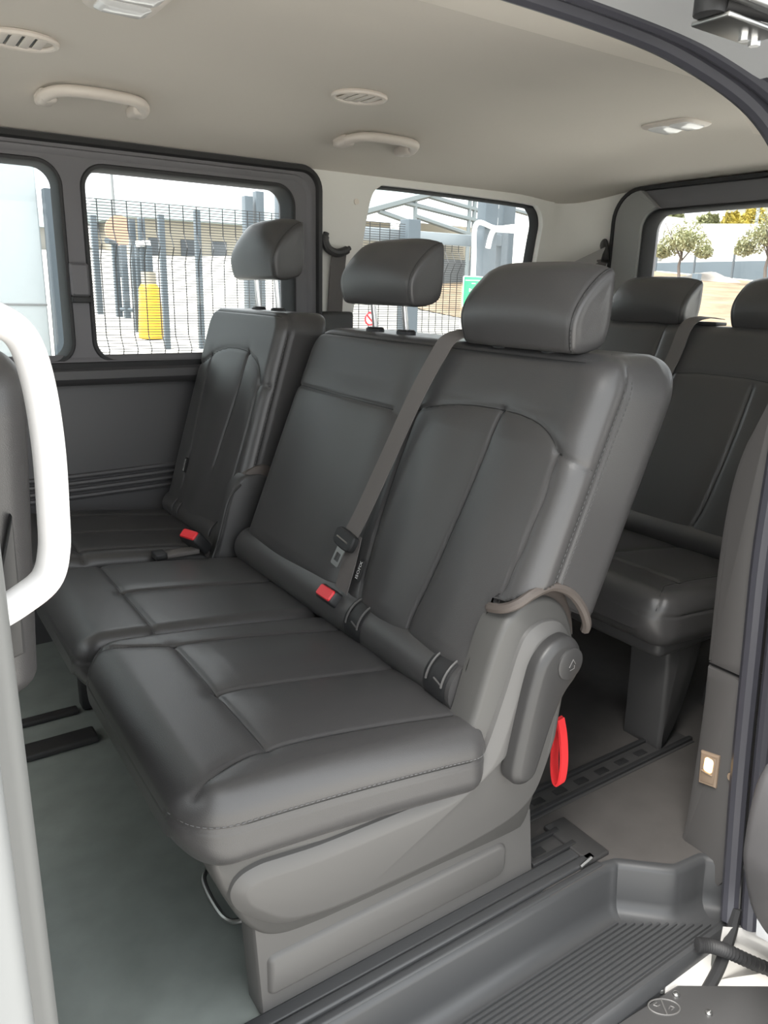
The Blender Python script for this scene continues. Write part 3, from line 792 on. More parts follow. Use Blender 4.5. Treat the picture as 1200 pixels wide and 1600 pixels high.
for j in range(6, len(cvv) - 4):
    r = crow[j]; ids = np.where(r[:, 0] < r[:, 0].min() + .02)[0]; i = ids[np.argmin(np.abs(r[ids, 1] + .046))]
    pts.append(CP[j, i] + CN[j, i] * .0004)
stitches('stitching', spline(np.array(pts)[::5], 4), 'thread_pale', c1, .005, .0035, .0007)
cushion_body('cushion', ((.252, 0, .455), (0, 1, 0), (1, 0, 0), (0, 0, 1)), (1.358, 1.790), .53, .125, .032, (.045, .062), (.05, .02),
    [(cross(1.362, 1.785, .150), .0055, .004), ([(1.585, .15), (1.575, .52)], .006, .0045)], [(-.05, .003, .003)], LT, bench, 120, 110,
    None, rise=lambda v: -.050 * np.clip(v / .5, 0, 1.1) ** 1.4)
# bolster roll between cushion and backrest, with the child-seat anchor pockets
RX, RZ, RR = .788, .432, .050
rl = MB().tube([(RX, .878, RZ), (RX, 1.0, RZ), (RX, 1.3, RZ), (RX, 1.765, RZ)], RR, 36).build('bolster_roll', LT, bench)
for yc in (.918, 1.185):
    V = []; F = []
    A = np.radians(np.linspace(95, 200, 14))
    for a in A:
        for yy, rr in ((yc - .030, RR + .001), (yc - .024, RR + .003), (yc + .024, RR + .003), (yc + .030, RR + .001)):
            V.append((RX + rr * math.cos(a), yy, RZ + rr * math.sin(a)))
    for i in range(13):
        for j in range(3): F.append((i * 4 + j, i * 4 + j + 1, i * 4 + 5 + j, i * 4 + 4 + j))
    pk = fix_normals(mesh_obj('anchor_pocket', V, F, 'black_plastic', rl, 60))
    for s in (-.024, .018):
        MB().tube([(RX + (RR + .005) * math.cos(a), yc + s, RZ + (RR + .005) * math.sin(a)) for a in np.radians(np.linspace(98, 170, 10))], .0022, 6).build('pocket_edge', 'grey_plastic', rl)
    MB().tube([(RX + (RR + .005) * math.cos(2.9), yc - .024, RZ + (RR + .005) * math.sin(2.9)), (RX + (RR + .004) * math.cos(2.8), yc, RZ + (RR + .004) * math.sin(2.8))], .002, 6).build('pocket_edge', 'grey_plastic', rl)
# side panel: leans inwards towards its foot
SLANT = lambda a, b, h: (a, h + .15 * max(0, .33 - b), b)
# side panel
sideA = spline([(.296, .345), (.312, .350), (.345, .344), (.399, .333), (.503, .326), (.619, .324), (.700, .340), (.740, .400), (.766, .480), (.788, .545), (.812, .582), (.848, .602), (.895, .600), (.935, .574), (.960, .530), (.968, .490), (.960, .420), (.940, .262), (.928, .188), (.918, .128), (.880, .114), (.710, .121), (.580, .124), (.462, .130), (.398, .146), (.356, .186), (.324, .250), (.300, .315)], 5, True)
sp = prism('side_panel', sideA, [(0, .876), (0, .832), (.003, .822), (.009, .818)], SLANT, 'panel_shaded', bench)
sideB = spline([(.318, .285), (.332, .310), (.362, .318), (.400, .314), (.461, .307), (.574, .304), (.680, .303), (.730, .318), (.765, .352), (.800, .441), (.826, .520), (.846, .550), (.880, .562), (.920, .553), (.948, .520), (.955, .480), (.945, .400), (.934, .280), (.915, .206), (.865, .166), (.775, .150), (.655, .146), (.510, .150), (.430, .164), (.388, .184), (.352, .218), (.327, .250)], 5, True)
prism('side_panel_face', sideB, [(0, .822), (.003, .813), (.020, .801), (.025, .800)], SLANT, 'grey_plastic', bench, 32)
lvo = spline([(.803, .308), (.804, .332), (.815, .395), (.831, .470), (.845, .510), (.872, .535), (.906, .540), (.934, .522), (.944, .490), (.936, .460), (.912, .435), (.893, .400), (.876, .350), (.864, .312), (.856, .296), (.843, .287), (.826, .286), (.811, .293)], 5, True)
lv = prism('recliner_lever', lvo, [(0, .806), (0, .786), (.003, .780), (.011, .774), (.015, .773)], XZ, 'lever_plastic', bench, 50)
pc = prism('pivot_cap', [(.908 + .029 * math.cos(a), .494 + .029 * math.sin(a)) for a in np.linspace(0, 2 * math.pi, 32, False)], [(0, .776), (.001, .7705), (.004, .769)], XZ, 'lever_plastic', lv)
ar = MB()
for q in ([(.902, .768, .490), (.910, .768, .503)], [(.910, .768, .503), (.916, .768, .494)], [(.904, .768, .484), (.914, .768, .486)], [(.914, .768, .486), (.914, .768, .492)]): ar.tube(q, .0009, 5)
ar.build('arrow_mark', 'grey_plastic', lv)
# base under the side panel
bs = prism('base_cover', [(.375, .004), (.952, .004), (.932, .155), (.60, .20), (.362, .22)], [(0, .895), (0, .855), (.004, .850)], XZ, 'grey_plastic', bench)
prism('base_relief', rrect(.386, .872, .036, .112, (.024, .012, .012, .024), 6), [(0, .851), (.003, .846), (.008, .843)], XZ, 'grey_plastic', bs)
box('base_frame', (.44, .93), (.886, 1.74), (.002, .33), 'black_plastic', bench, .01)
box('front_leg', (.385, .45), (.886, .93), (.002, .33), 'black_plastic', bench, .01)
box('front_leg', (.385, .45), (1.66, 1.72), (.002, .33), 'black_plastic', bench, .01)
MB().tube(spline([(.45, 1.16, .050), (.405, 1.15, .035), (.392, 1.12, .03), (.392, 1.04, .03), (.41, 1.01, .035), (.45, 1.0, .05)], 6), .005, 8).build('slide_bar', 'steel', bench)
lp = spline([(.998, .862, .318), (1.002, .869, .275), (1.004, .868, .215), (1.0, .856, .184), (.998, .842, .190), (.996, .838, .235), (.996, .846, .285), (.997, .858, .318)], 6)
ribbon('pull_strap', lp, (1, .12, .0), .0045, .020, 'red_webbing', bench)
headrest(bench, 1.022, .150, .952, .990, .146, .092, 0, lean=.04, post_z=.985, post_lean=.1)
headrest(bench, 1.492, .150, .965, 1.052, .140, .092, 0, lean=.04, post_z=.992, post_lean=-.14)

# ---------------- single seat by the far window
solo = thing('single_seat', 'black leather single seat beside the far window, more upright than its neighbour', 'seat', (.62, 2.07, 0))
fz, fx, ft = .41, .728, .30
fr2, c2 = frame_back(fx, fz, ft)
S2 = lambda pts: yz2uv(pts, fz, c2)
fa = S2(spline([(2.32, .850), (2.26, .862), (2.20, .893), (2.12, .912), (2.04, .918), (1.97, .912), (1.90, .890), (1.868, .862), (1.862, .835)], 5))
fw = S2(spline([(2.215, .886), (2.210, .75), (2.195, .62), (2.195, .50)], 4))
fc = S2(spline([(1.968, .912), (1.972, .80), (1.990, .68), (2.00, .60)], 4))
fs = S2(spline([(1.862, .835), (1.862, .70), (1.875, .55), (1.885, .46)], 4))
b2, P2, N2, rows2, vv2 = cushion_body('backrest', fr2, (1.812, 2.305), (1.022 - fz) / c2, .145, .030, (.03, .03), (.055, .016),
    [(fa, .005, .0045), (fw, .005, .005), (fc, .005, .005), (fs, .005, .004), (S2([(1.862, .838), (1.80, .838)]), .004, .004), ([(1.84, (1.022 - fz) / c2 - .008), (2.27, (1.022 - fz) / c2 - .008)], .003, .003)],
    [(-.032, .004, .0035), (-.040, .002, .0025)], LT, solo, 140, 130,
    lambda u, v: .008 * np.exp(-((u - 2.08) / .09) ** 2) * np.clip((.5 - v) / .1, 0, 1), level=.27)
jr2 = [j for j in range(len(vv2)) if .2 < vv2[j] < .60]
pts = []
for j in jr2:
    r = rows2[j]; ids = np.where(r[:, 0] < r[:, 0].min() + .02)[0]; i = ids[np.argmin(np.abs(r[ids, 1] + .027))]
    pts.append(P2[j, i] + N2[j, i] * .0004)
stitches('stitching', spline(np.array(pts)[::6], 4), 'thread_pale', b2, .006, .004, .0008)
cushion_body('cushion', ((.255, 0, .455), (0, 1, 0), (1, 0, 0), (0, 0, 1)), (1.845, 2.310), .52, .125, .034, (.05, .055), (.05, .02),
    [(cross(1.85, 2.30, .13), .005, .0045), ([(1.905, .13), (1.90, .5)], .005, .0045), ([(2.065, .13), (2.05, .5)], .006, .005), ([(2.24, .13), (2.22, .5)], .005, .0045)],
    [(-.05, .003, .003)], LT, solo, 120, 100, None, rise=lambda v: -.050 * np.clip(v / .5, 0, 1.1) ** 1.4)
MB().tube([(.765, 1.85, .425), (.765, 2.0, .425), (.765, 2.15, .425), (.765, 2.29, .425)], .042, 28).build('bolster_roll', LT, solo)
for yc in (1.875, 2.17):
    for s in (-.022, .022):
        MB().tube([(.765 + .045 * math.cos(a), yc + s, .425 + .045 * math.sin(a)) for a in np.radians(np.linspace(98, 175, 9))], .0025, 6).build('pocket_edge', 'dark_plastic', solo)
cov = spline([(.575, .30), (.645, .325), (.690, .375), (.715, .450), (.742, .545), (.762, .590), (.792, .612), (.840, .610), (.868, .585), (.872, .54), (.858, .44), (.84, .30), (.80, .20), (.65, .20)], 5, True)
sc = prism('side_panel', cov, [(0, 1.840), (0, 1.808), (.004, 1.800), (.010, 1.797)], XZ, 'dark_plastic', solo)
MB().tube(spline([(.590, 1.796, .312), (.652, 1.796, .345), (.690, 1.796, .400), (.715, 1.796, .470), (.742, 1.796, .555), (.775, 1.796, .590)], 5), .0035, 6).build('edge_bead', 'lever_plastic', sc)
prism('recliner_gusset', spline([(.775, .590), (.805, .622), (.845, .632), (.876, .615), (.880, .580), (.845, .565), (.80, .568)], 5, True), [(0, 1.85), (0, 1.809), (.008, 1.803)], XZ, 'leather_trim', b2)
box('base_frame', (.42, .92), (1.86, 2.28), (.002, .33), 'black_plastic', solo, .01)
box('front_leg', (.36, .42), (1.90, 1.95), (.002, .33), 'black_plastic', solo, .01)
headrest(solo, 2.060, .150, .930, 1.105, .158, .095, 0, lean=.05, post_z=1.022, post_lean=-.08, postdx=.0)

# ---------------- the rear bench
rear = thing('rear_bench_seat', 'black leather rear bench seat in front of the tailgate window', 'seat', (1.75, 1.5, 0))
rz, rx = .40, 1.872
fr3, c3 = frame_back(rx, rz, .40)
S3 = lambda pts: yz2uv(pts, rz, c3)
b3, P3, N3, _, _ = cushion_body('backrest', fr3, (.90, 2.10), (1.005 - rz) / c3, .16, .045, (.03, .03), (.07, .028),
    [(S3(spline([(1.52, .850), (1.47, .862), (1.35, .870), (1.20, .868), (1.05, .855)], 4)), .005, .005),
     (S3(spline([(1.205, .845), (1.205, .70), (1.215, .52), (1.235, .44)], 4)), .008, .006),
     (S3([(1.47, .86), (1.46, .45)]), .006, .006), (S3([(1.56, .40), (1.56, 1.0)]), .008, .005)],
    [(-.04, .003, .003)], LT, rear, 200, 120, None, level=.36)
cushion_body('cushion', ((1.385, 0, .445), (0, 1, 0), (1, 0, 0), (0, 0, 1)), (.935, 2.10), .54, .135, .04, (.07, .06), (.05, .02),
    [(spline([(.955, -.01), (.965, .02), (.99, .07), (1.01, .14), (1.01, .5)], 4), .004, .004), (cross(1.01, 2.0, .16), .005, .005), ([(1.25, .16), (1.25, .5)], .005, .005), ([(1.55, .0), (1.55, .5)], .008, .005)],
    [(-.05, .003, .003)], LT, rear, 170, 100, None, rise=lambda v: -.050 * np.clip(v / .5, 0, 1.1) ** 1.4)
MB().tube([(1.915, .94, .415), (1.915, 1.3, .415), (1.915, 1.7, .415), (1.915, 2.09, .415)], .045, 28).build('bolster_roll', LT, rear)
cu = box('cushion_pan', (1.43, 1.95), (.96, 2.08), (.275, .345), 'dark_plastic', rear, .02)
lego = spline([(1.510, .0), (1.545, .025), (1.575, .08), (1.60, .15), (1.622, .24), (1.63, .33), (1.56, .34), (1.495, .33), (1.500, .20), (1.505, .08)], 5, True)
prism('leg', lego, [(0, 1.085), (0, .988), (.004, .980), (.010, .977)], XZ, 'dark_plastic', rear)
prism('leg', lego, [(0, 2.05), (0, 1.96)], XZ, 'dark_plastic', rear)
prism('rear_leg', [(1.80, .0), (1.86, .0), (1.93, .33), (1.85, .33)], [(0, 1.06), (0, 1.00)], XZ, 'dark_plastic', rear)
headrest(rear, 1.655, .150, 2.118, 1.000, .146, .095, 0, lean=.05, post_z=.990, post_lean=-.1)
headrest(rear, 1.205, .150, 2.118, 1.000, .146, .095, 0, lean=.05, post_z=.990, post_lean=-.1)

# ---------------- back of the front seat seen through the grip
fs_ = thing('front_seat', 'black leather front seat behind the white grab handle at left', 'seat', (-.15, 1.15, 0))
fr4, c4 = frame_back(-.040, .62, .06)
b4, P4, N4, rows4, vv4 = cushion_body('backrest', fr4, (.875, 1.36), .40, .165, .045, (.03, .03), (.07, .035), [], [(-.10, .004, .004)], LT, fs_, 60, 90, None)
pts = []
for j in range(8, len(vv4) - 4):
    r = rows4[j]; ids = np.where(r[:, 0] < r[:, 0].min() + .02)[0]; i = ids[np.argmin(np.abs(r[ids, 1] + .092))]
    pts.append(P4[j, i] + N4[j, i] * .0006)
stitches('stitching', spline(np.array(pts)[::5], 4), 'thread_pale', b4, .006, .004, .0009)
prism('pocket_panel', [(.03, .66), (.085, .75), (.112, .84), (.110, .68)], [(0, .882), (0, .868), (.003, .866)], XZ, 'dark_plastic', fs_)
cushion_body('cushion', ((-.70, 0, .44), (0, 1, 0), (1, 0, 0), (0, 0, 1)), (.86, 1.37), .52, .14, .04, (.06, .05), (.05, .02), [], [], LT, fs_, 40, 40, None)
box('base_frame', (-.62, -.22), (.92, 1.32), (.002, .31), 'black_plastic', fs_, .01)
box('backrest_frame', (-.20, .05), (.95, 1.29), (.30, .66), 'dark_plastic', fs_, .02)

# ================================================================== BELTS, HANDLES, LAMPS
def front_pt(y, z, off): # a point proud of the bench backrest
    x = X0 + TT * (z - Z0); c = cc; return np.array([x - off * c, y, z + off * cc * TT])
sb = thing('seat_belt', 'grey seat belt hanging across the bench backrest with its black tongue', 'seat belt', (.85, 1.24, .5))
bpath = [(1.075, 1.150, 1.000), (1.035, 1.158, 1.008), (.992, 1.170, 1.008)] + [tuple(front_pt(y, z, o)) for y, z, o in ((1.186, .988, .020), (1.205, .955, .020), (1.229, .875, .020), (1.250, .755, .020), (1.267, .640, .022), (1.278, .585, .024))]
bpath = spline(bpath, 6)
sd = np.array([(.0, 1, -.02)] * 13 + [(-.02, .985, .16)] * (len(bpath) - 13))
ribbon('webbing', bpath, sd, .0016, .046, 'webbing', sb)
lpath = spline([tuple(front_pt(1.272, .592, .017)), tuple(front_pt(1.262, .54, .017)), tuple(front_pt(1.262, .48, .012))], 6)
ribbon('lower_webbing', lpath, (0, 1, .1), .0016, .046, 'webbing', sb)
t0 = front_pt(1.282, .575, .030)
def tongue_pt(a, b, h):   # a across, b up the belt
    return tuple(t0 + np.array([0, .985, .16]) * a + np.array([.36, -.16, .92]) * b + np.array([-cc, 0, cc * TT]) * h)
prism('tongue_grip', spline([(-.032, -.014), (-.034, .012), (-.022, .018), (.022, .018), (.034, .012), (.032, -.014), (.014, -.020), (-.014, -.020)], 4, True), [(0, -.006), (0, .004), (.003, .007)], tongue_pt, 'black_plastic', sb)
plate('tongue_blade', rrect(-.014, .014, -.060, -.016, .004), [rrect(-.008, .008, -.050, -.032, .002)], tongue_pt, -.002, .0008, 'steel', sb)
MB().tube([tongue_pt(-.02, -.002, .008), tongue_pt(.02, -.002, .008)], .002, 6).build('tongue_slot', 'steel', sb)
prism('belt_guide', rrect(.995, 1.055, 1.115, 1.215, .010), [(0, .994), (0, 1.003), (.004, 1.006)], XY, 'black_plastic', sb)
MB().tube([(.990, 1.21, 1.008), (.992, 1.165, 1.010), (.996, 1.12, 1.008)], .003, 8).build('guide_edge', 'chrome', sb)

def buckle(label, c, d, group=None):
    """red-button buckle; c centre of the button face, d = direction it points"""
    d = Vector(d).normalized(); q = d.to_track_quat('Z', 'X').to_matrix()
    f = lambda a, b, h: tuple(Vector(c) + q @ Vector((a, b, h)))
    t = thing('seat_belt_buckle', label, 'buckle', tuple(Vector(c) - d * .06), 'seat belt buckles')
    prism('housing', rrect(-.016, .016, -.031, .031, .007, 4), [(.002, -.062), (0, -.055), (0, -.004), (.003, .0)], f, 'black_plastic', t)
    prism('release_button', rrect(-.0125, .0125, -.027, .027, .005, 4), [(0, -.006), (0, .0015), (.002, .004)], f, 'red_plastic', t)
    MB().tube([f(0, 0, -.06), f(0, .004, -.10)], .009, 8, r2=.003).build('stalk', 'webbing', t)
buckle('red seat belt buckle on the bench below the hanging belt tongue', (.736, 1.286, .476), (-.72, .0, .68))
buckle('red seat belt buckle lying by the single far seat', (.640, 1.822, .468), (-.62, -.22, .75))
bk = thing('belt_connector', 'small dark belt connector lying flat beside the far red buckle', 'belt connector', (.60, 1.815, .44))
box('strap_end', (.55, .66), (1.803, 1.838), (.418, .430), 'webbing', bk, .003)
box('clip', (.545, .575), (1.800, 1.840), (.418, .436), 'black_plastic', bk, .004)

# ISOFIX tags sewn to the seats: white lettering on black cloth
def tag_text(label, fr_, c_, y, z, up_len, zref, off, parent_name):
    O, au, av, aw = [np.array(a, float) for a in fr_]
    v0 = (z - zref) / c_
    cu_ = bpy.data.curves.new('lettering', 'FONT'); cu_.body = 'ISOFIX'; cu_.size = 1.0; cu_.extrude = 0.0; cu_.resolution_u = 2
    tmp = bpy.data.objects.new('lettering', cu_); COL.objects.link(tmp)
    dg = bpy.context.evaluated_depsgraph_get(); mt = bpy.data.meshes.new_from_object(tmp.evaluated_get(dg))
    co_ = np.array([tuple(v.co) for v in mt.vertices]); F_ = [tuple(p.vertices) for p in mt.polygons]
    bpy.data.objects.remove(tmp, do_unlink=True); bpy.data.meshes.remove(mt)
    w_, h_ = np.ptp(co_[:, 0]), np.ptp(co_[:, 1]); sc_ = up_len / w_
    a = (co_[:, 0] - co_[:, 0].min()) * sc_; b = (co_[:, 1] - co_[:, 1].min()) * sc_
    t = thing('sewn_tag', label, 'tag', tuple(O + au * y + av * v0), 'child seat anchor tags')
    f = lambda p, q, h: tuple(O + au * (y - q) * 1 + av * (v0 + p) + aw * h)
    # letters read upwards; their tops point to the far side
    H = h_ * sc_
    prism('cloth', rrect(-.004, up_len + .004, -.003 - H, .003 + 0.0, .001, 2), [(0, off - .004), (0, off), (.0005, off + .0006)], lambda p, q, h: f(p, q, h), 'tag_cloth', t)
    mesh_obj('lettering', [f(p, q - H, off + .0012) for p, q in zip(a, H - b)] if False else [f(p, -(q) , off + .0012) for p, q in zip(a, b)], F_, 'print_white', t, 0)
tag_text('black tag with white lettering on the bench near the belt tongue', fr, cc, 1.228, .515, .036, Z0, .0075, 'bench')
tag_text('black tag with white lettering on the far single seat', fr2, c2, 2.195, .545, .036, fz, .004, 'solo')

# pillar belts on the far side
pb = thing('pillar_belt', 'dark belt with curved guide on the pale pillar between the far windows', 'seat belt', (1.39, 2.36, 1.0))
gp = spline([(1.345, 2.352, 1.262), (1.338, 2.350, 1.238), (1.350, 2.348, 1.212), (1.380, 2.347, 1.200), (1.412, 2.348, 1.206), (1.436, 2.350, 1.218)], 6)
MB().tube(gp, [.010] * 3 + [.014] * (len(gp) - 6) + [.008] * 3, 10).build('guide', 'dark_plastic', pb)
ribbon('webbing', spline([(1.398, 2.356, 1.205), (1.393, 2.362, 1.12), (1.388, 2.366, 1.0), (1.383, 2.366, .86)], 5), (1, 0, .06), .0016, .058, 'webbing', pb)
box('retractor_cover', (1.325, 1.455), (2.345, 2.385), (.86, 1.008), 'dark_plastic', pb, .012)
db = thing('corner_belt', 'dark belt through a swivel guide on the corner pillar by the tailgate', 'seat belt', (2.55, 2.25, 1.0))
MB().tube([(2.60, 2.255, 1.285), (2.575, 2.225, 1.262), (2.565, 2.212, 1.215)], .026, 14, r2=.016).build('guide', 'dark_plastic', db)
ribbon('webbing', spline([(2.555, 2.215, 1.245), (2.48, 2.25, 1.205), (2.40, 2.28, 1.165), (2.30, 2.30, 1.12)], 5), (0, -.25, 1), .002, .055, 'webbing_lit', db)
ribbon('lower_webbing', spline([(2.558, 2.218, 1.225), (2.550, 2.250, 1.12), (2.545, 2.27, 1.0), (2.54, 2.28, .9)], 5), (1, -.4, .1), .002, .05, 'webbing', db)
rb = thing('rear_belt', 'dark belt lying over the rear bench backrest between its headrests', 'seat belt', (2.05, 1.43, .9))
ro = lambda y, z, o: (rx + .40 * (z - rz) - o * c3, y, z + o * c3 * .4)
ribbon('webbing', spline([(2.22, 1.445, 1.022), (2.15, 1.45, 1.026), ro(1.462, .995, .020), ro(1.475, .90, .012), ro(1.50, .72, .012), ro(1.52, .52, .012)], 6), (0, 1, .05), .002, .046, 'webbing', rb)
box('guide', (2.14, 2.20), (1.40, 1.49), (1.003, 1.013), 'black_plastic', rb, .003)
kb = thing('belt_anchor_knob', 'round black belt anchor at the near end of the rear bench', 'belt anchor', (1.60, .86, .86))
prism('knob', [(.86 + .016 * math.cos(a), .865 + .022 * math.sin(a)) for a in np.linspace(0, 2 * math.pi, 20, False)], [(0, 1.62), (0, 1.602), (.004, 1.598)], YZ, 'black_plastic', kb)
MB().tube([(1.61, .85, .86), (1.64, .76, .86)], .008, 8).build('stem', 'steel', kb)

# ceiling grab handles
def grab(label, xa, xb):
    t = thing('grab_handle', label, 'handle', ((xa + xb) / 2, 2.12, 1.52), 'ceiling grab handles')
    zc = lambda y: ceil_z(.5, y)
    p = spline([(xa + .014, 2.168, zc(2.168) - .002), (xa + .010, 2.140, zc(2.14) - .016), (xa + .018, 2.095, zc(2.095) - .018), (xa + .050, 2.060, zc(2.06) - .018), ((xa + xb) / 2, 2.050, zc(2.05) - .018),
                (xb - .050, 2.060, zc(2.06) - .018), (xb - .018, 2.095, zc(2.095) - .018), (xb - .010, 2.140, zc(2.14) - .016), (xb - .014, 2.168, zc(2.168) - .002)], 7)
    MB().tube(p, .013, 14, r2=.016).build('bar', 'handle_plastic', t)
    for x, sx in ((xa + .018, 1), (xb - .018, -1)):
        MB().box((x - .021, x + .021), (2.105, 2.178), (zc(2.14) - .026, zc(2.178) + .012), .010).build('foot', 'handle_plastic', t)
grab('pale ceiling grab handle above the sliding window', .435, .690)
grab('pale ceiling grab handle above the rear quarter window', 1.265, 1.525)

# ceiling air vents
def vent(label, x, y):
    z = ceil_z(x, y)
    t = thing('air_vent', label, 'vent', (x, y, z), 'ceiling air vents')
    ov = lambda a, b: [(x + a * math.cos(q), y + b * math.sin(q)) for q in np.linspace(0, 2 * math.pi, 40, False)]
    prism('back_plate', ov(.064, .052), [(0, z + .004), (0, z - .001)], XY, 'headliner', t)
    MB().tube([(a, b, z - .003) for a, b in ov(.068, .056)] + [(x + .068, y, z - .003)], .0065, 8, caps=False).build('rim', 'handle_plastic', t)
    for i in range(4):
        cx = x - .036 + i * .024; hw_ = .046 * math.sqrt(max(.05, 1 - ((cx - x) / .062) ** 2))
        MB().box((cx - .009, cx + .009), (y - hw_, y + hw_), (z - .006, z - .003), .001).build('louvre', 'handle_plastic', t)
        if i: MB().box((cx - .0135, cx - .0105), (y - hw_, y + hw_), (z - .0035, z - .0012)).build('slot', 'black_plastic', t)
vent('oval ceiling air vent at top left, above the sliding window', .352, 1.845)
vent('oval ceiling air vent near the middle of the headliner', 1.128, 1.808)

# dome lamps
def dome(label, x, y):
    z = ceil_z(x, y)
    t = thing('dome_lamp', label, 'lamp', (x, y, z), 'ceiling dome lamps')
    prism('bezel', rrect(x - .062, x + .062, y - .085, y + .085, .03), [(0, z + .004), (0, z - .005), (.005, z - .009)], XY, 'handle_plastic', t)
    prism('lens', rrect(x - .045, x + .045, y - .068, y - .004, .016), [(0, z - .006), (0, z - .012), (.012, z - .017)], XY, 'lens_white', t)
    prism('lens', rrect(x - .045, x + .045, y + .004, y + .068, .016), [(0, z - .006), (0, z - .012), (.012, z - .017)], XY, 'lens_white', t)
dome('ceiling dome lamp towards the tailgate', 2.01, 1.525)
dome('ceiling dome lamp cut off at the top edge', .465, 1.495)

# lit courtesy lamp in the pillar
cl = thing('courtesy_lamp', 'small lit courtesy lamp low on the dark pillar at right', 'lamp', (1.275, .712, .19))
prism('bezel', np.array([(.694, .160), (.731, .152), (.736, .222), (.697, .230)]), [(0, 1.285), (0, 1.276), (.003, 1.273)], YZ, 'lamp_lens', cl)
prism('lens', np.array([(.699, .167), (.726, .160), (.730, .216), (.701, .223)]), [(0, 1.277), (0, 1.272), (.002, 1.271)], YZ, 'lamp_lens', cl)
prism('bulb', rrect(.704, .722, .188, .218, .006), [(0, 1.273), (0, 1.270), (.003, 1.2685)], YZ, 'lamp_glow', cl)
box('divider', (1.268, 1.273), (.702, .726), (.184, .187), 'lamp_lens', cl, .001)
tag(prism('pillar_button', [(.671 + .005 * math.cos(a), .20 + .008 * math.sin(a)) for a in np.linspace(0, 2 * math.pi, 16, False)], [(0, 1.282), (0, 1.276), (.001, 1.275)], YZ, 'lamp_lens'), 'tiny amber button beside the lit courtesy lamp', 'button')

# white grab handle on the left pillar
gh = thing('pillar_grab_handle', 'large white grab handle on the pillar at the left edge', 'handle', (.08, .70, .92))
gpp = spline([(.045, .690, 1.058), (.075, .698, 1.056), (.098, .700, 1.050), (.114, .700, 1.034), (.122, .700, .998), (.125, .700, .943), (.1235, .700, .885), (.121, .700, .850), (.112, .700, .824), (.088, .699, .808), (.062, .694, .798), (.040, .685, .790)], 7)
MB().tube(gpp, .0135, 16, r2=.016, up=None).build('bar', 'white_grip', gh)
for z in (1.058, .792): MB().tube([(.030, .683, z), (.06, .692, z)], .020, 14).build('foot', 'white_grip', gh)

# floor rails
def rail(label, x0, x1, y0, y1):
    t = thing('floor_rail', label, 'rail', ((x0 + x1) / 2, (y0 + y1) / 2, 0), 'seat rails on the floor')
    box('flange', (x0, x1), (y0, y1), (-.001, .006), 'dark_plastic', t, .002)
    for s in (y0 + .012, y1 - .012): box('lip', (x0, x1), (s - .006, s + .006), (.004, .014), 'rubber', t, .002)
    n_ = int((x1 - x0) / .07)
    for i in range(n_): box('slot', (x0 + .02 + i * .07, x0 + .055 + i * .07), ((y0 + y1) / 2 - .009, (y0 + y1) / 2 + .009), (.005, .0075), 'black_plastic', t, .001)
    return t
rail('dark slotted floor rail running back to the rear bench', 1.00, 1.62, .955, 1.035)
r2 = rail('short dark floor rail end behind the bench side panel', .955, 1.075, .845, .915)
box('end_cap', (1.055, 1.115), (.80, .925), (.0, .012), 'lever_plastic', r2, .004)
MB().tube([(1.03, .80, .012), (1.06, .80, .020)], .004, 6).build('tab', 'steel', r2)

# ================================================================== OUTDOORS
def terr(x, y): return -.45 + .085 * max(0, y - 5) + .04 * max(0, x - 4)
gx = np.r_[np.linspace(-60, 0, 8), np.linspace(2, 40, 20), np.linspace(46, 140, 10)]
gy = np.r_[np.linspace(-60, 0, 8), np.linspace(2, 40, 20), np.linspace(46, 140, 10)]
V = [(x, y, terr(x, y)) for x in gx for y in gy]; k = len(gy)
F = [(i * k + j, (i + 1) * k + j, (i + 1) * k + j + 1, i * k + j + 1) for i in range(len(gx) - 1) for j in range(k - 1)]
structure(mesh_obj('ground', V, F, 'concrete', smooth=0), 'pale concrete yard and street rising away from the van')
fgx = np.linspace(11, 31, 14); fgy = np.linspace(2, 26, 14)
V = [(x, y, terr(x, y) + .02 + .03 * random.random()) for x in fgx for y in fgy]
F = [(i * 14 + j, (i + 1) * 14 + j, (i + 1) * 14 + j + 1, i * 14 + j + 1) for i in range(13) for j in range(13)]
structure(mesh_obj('ground_field', V, F, 'dry_grass', smooth=60), 'brown dry grass field behind the van')

gv = []; gf = []  # added patch, darkens the bright ground seen through the quarter window
for i in range(13):
    y = 4.75 + i * 1.0
    for j in range(9): x = .60 * y + j * (1.5 * y - .60 * y) / 8; gv.append((x, y, terr(x, y) + .012))
for i in range(12):
    for j in range(8): a = i * 9 + j; gf.append((a, a + 1, a + 10, a + 9))
structure(mesh_obj('ground_toned_patch', gv, gf, 'toned_ground', smooth=60), 'darker patch of yard behind the gate, added to tone down the glare')
# white building close by, seen in the left pane
wbd = thing('white_building', 'white plastered building wall outside the left window pane', 'building', (-3, 5.4, -.45))
box('wall', (-9, .955), (4.95, 6.5), (-.45, 4.2), 'white_wall', wbd, .01)
prism('corner_post', [(.965, -.45), (1.03, -.45), (1.075, 1.59), (.985, 1.59)], [(0, 4.98), (0, 4.90)], XZ, 'fence_steel', wbd)
for z in (.95, 1.75): box('joint', (-9, .956), (4.946, 4.952), (z, z + .012), 'wall_grey', wbd, .001)

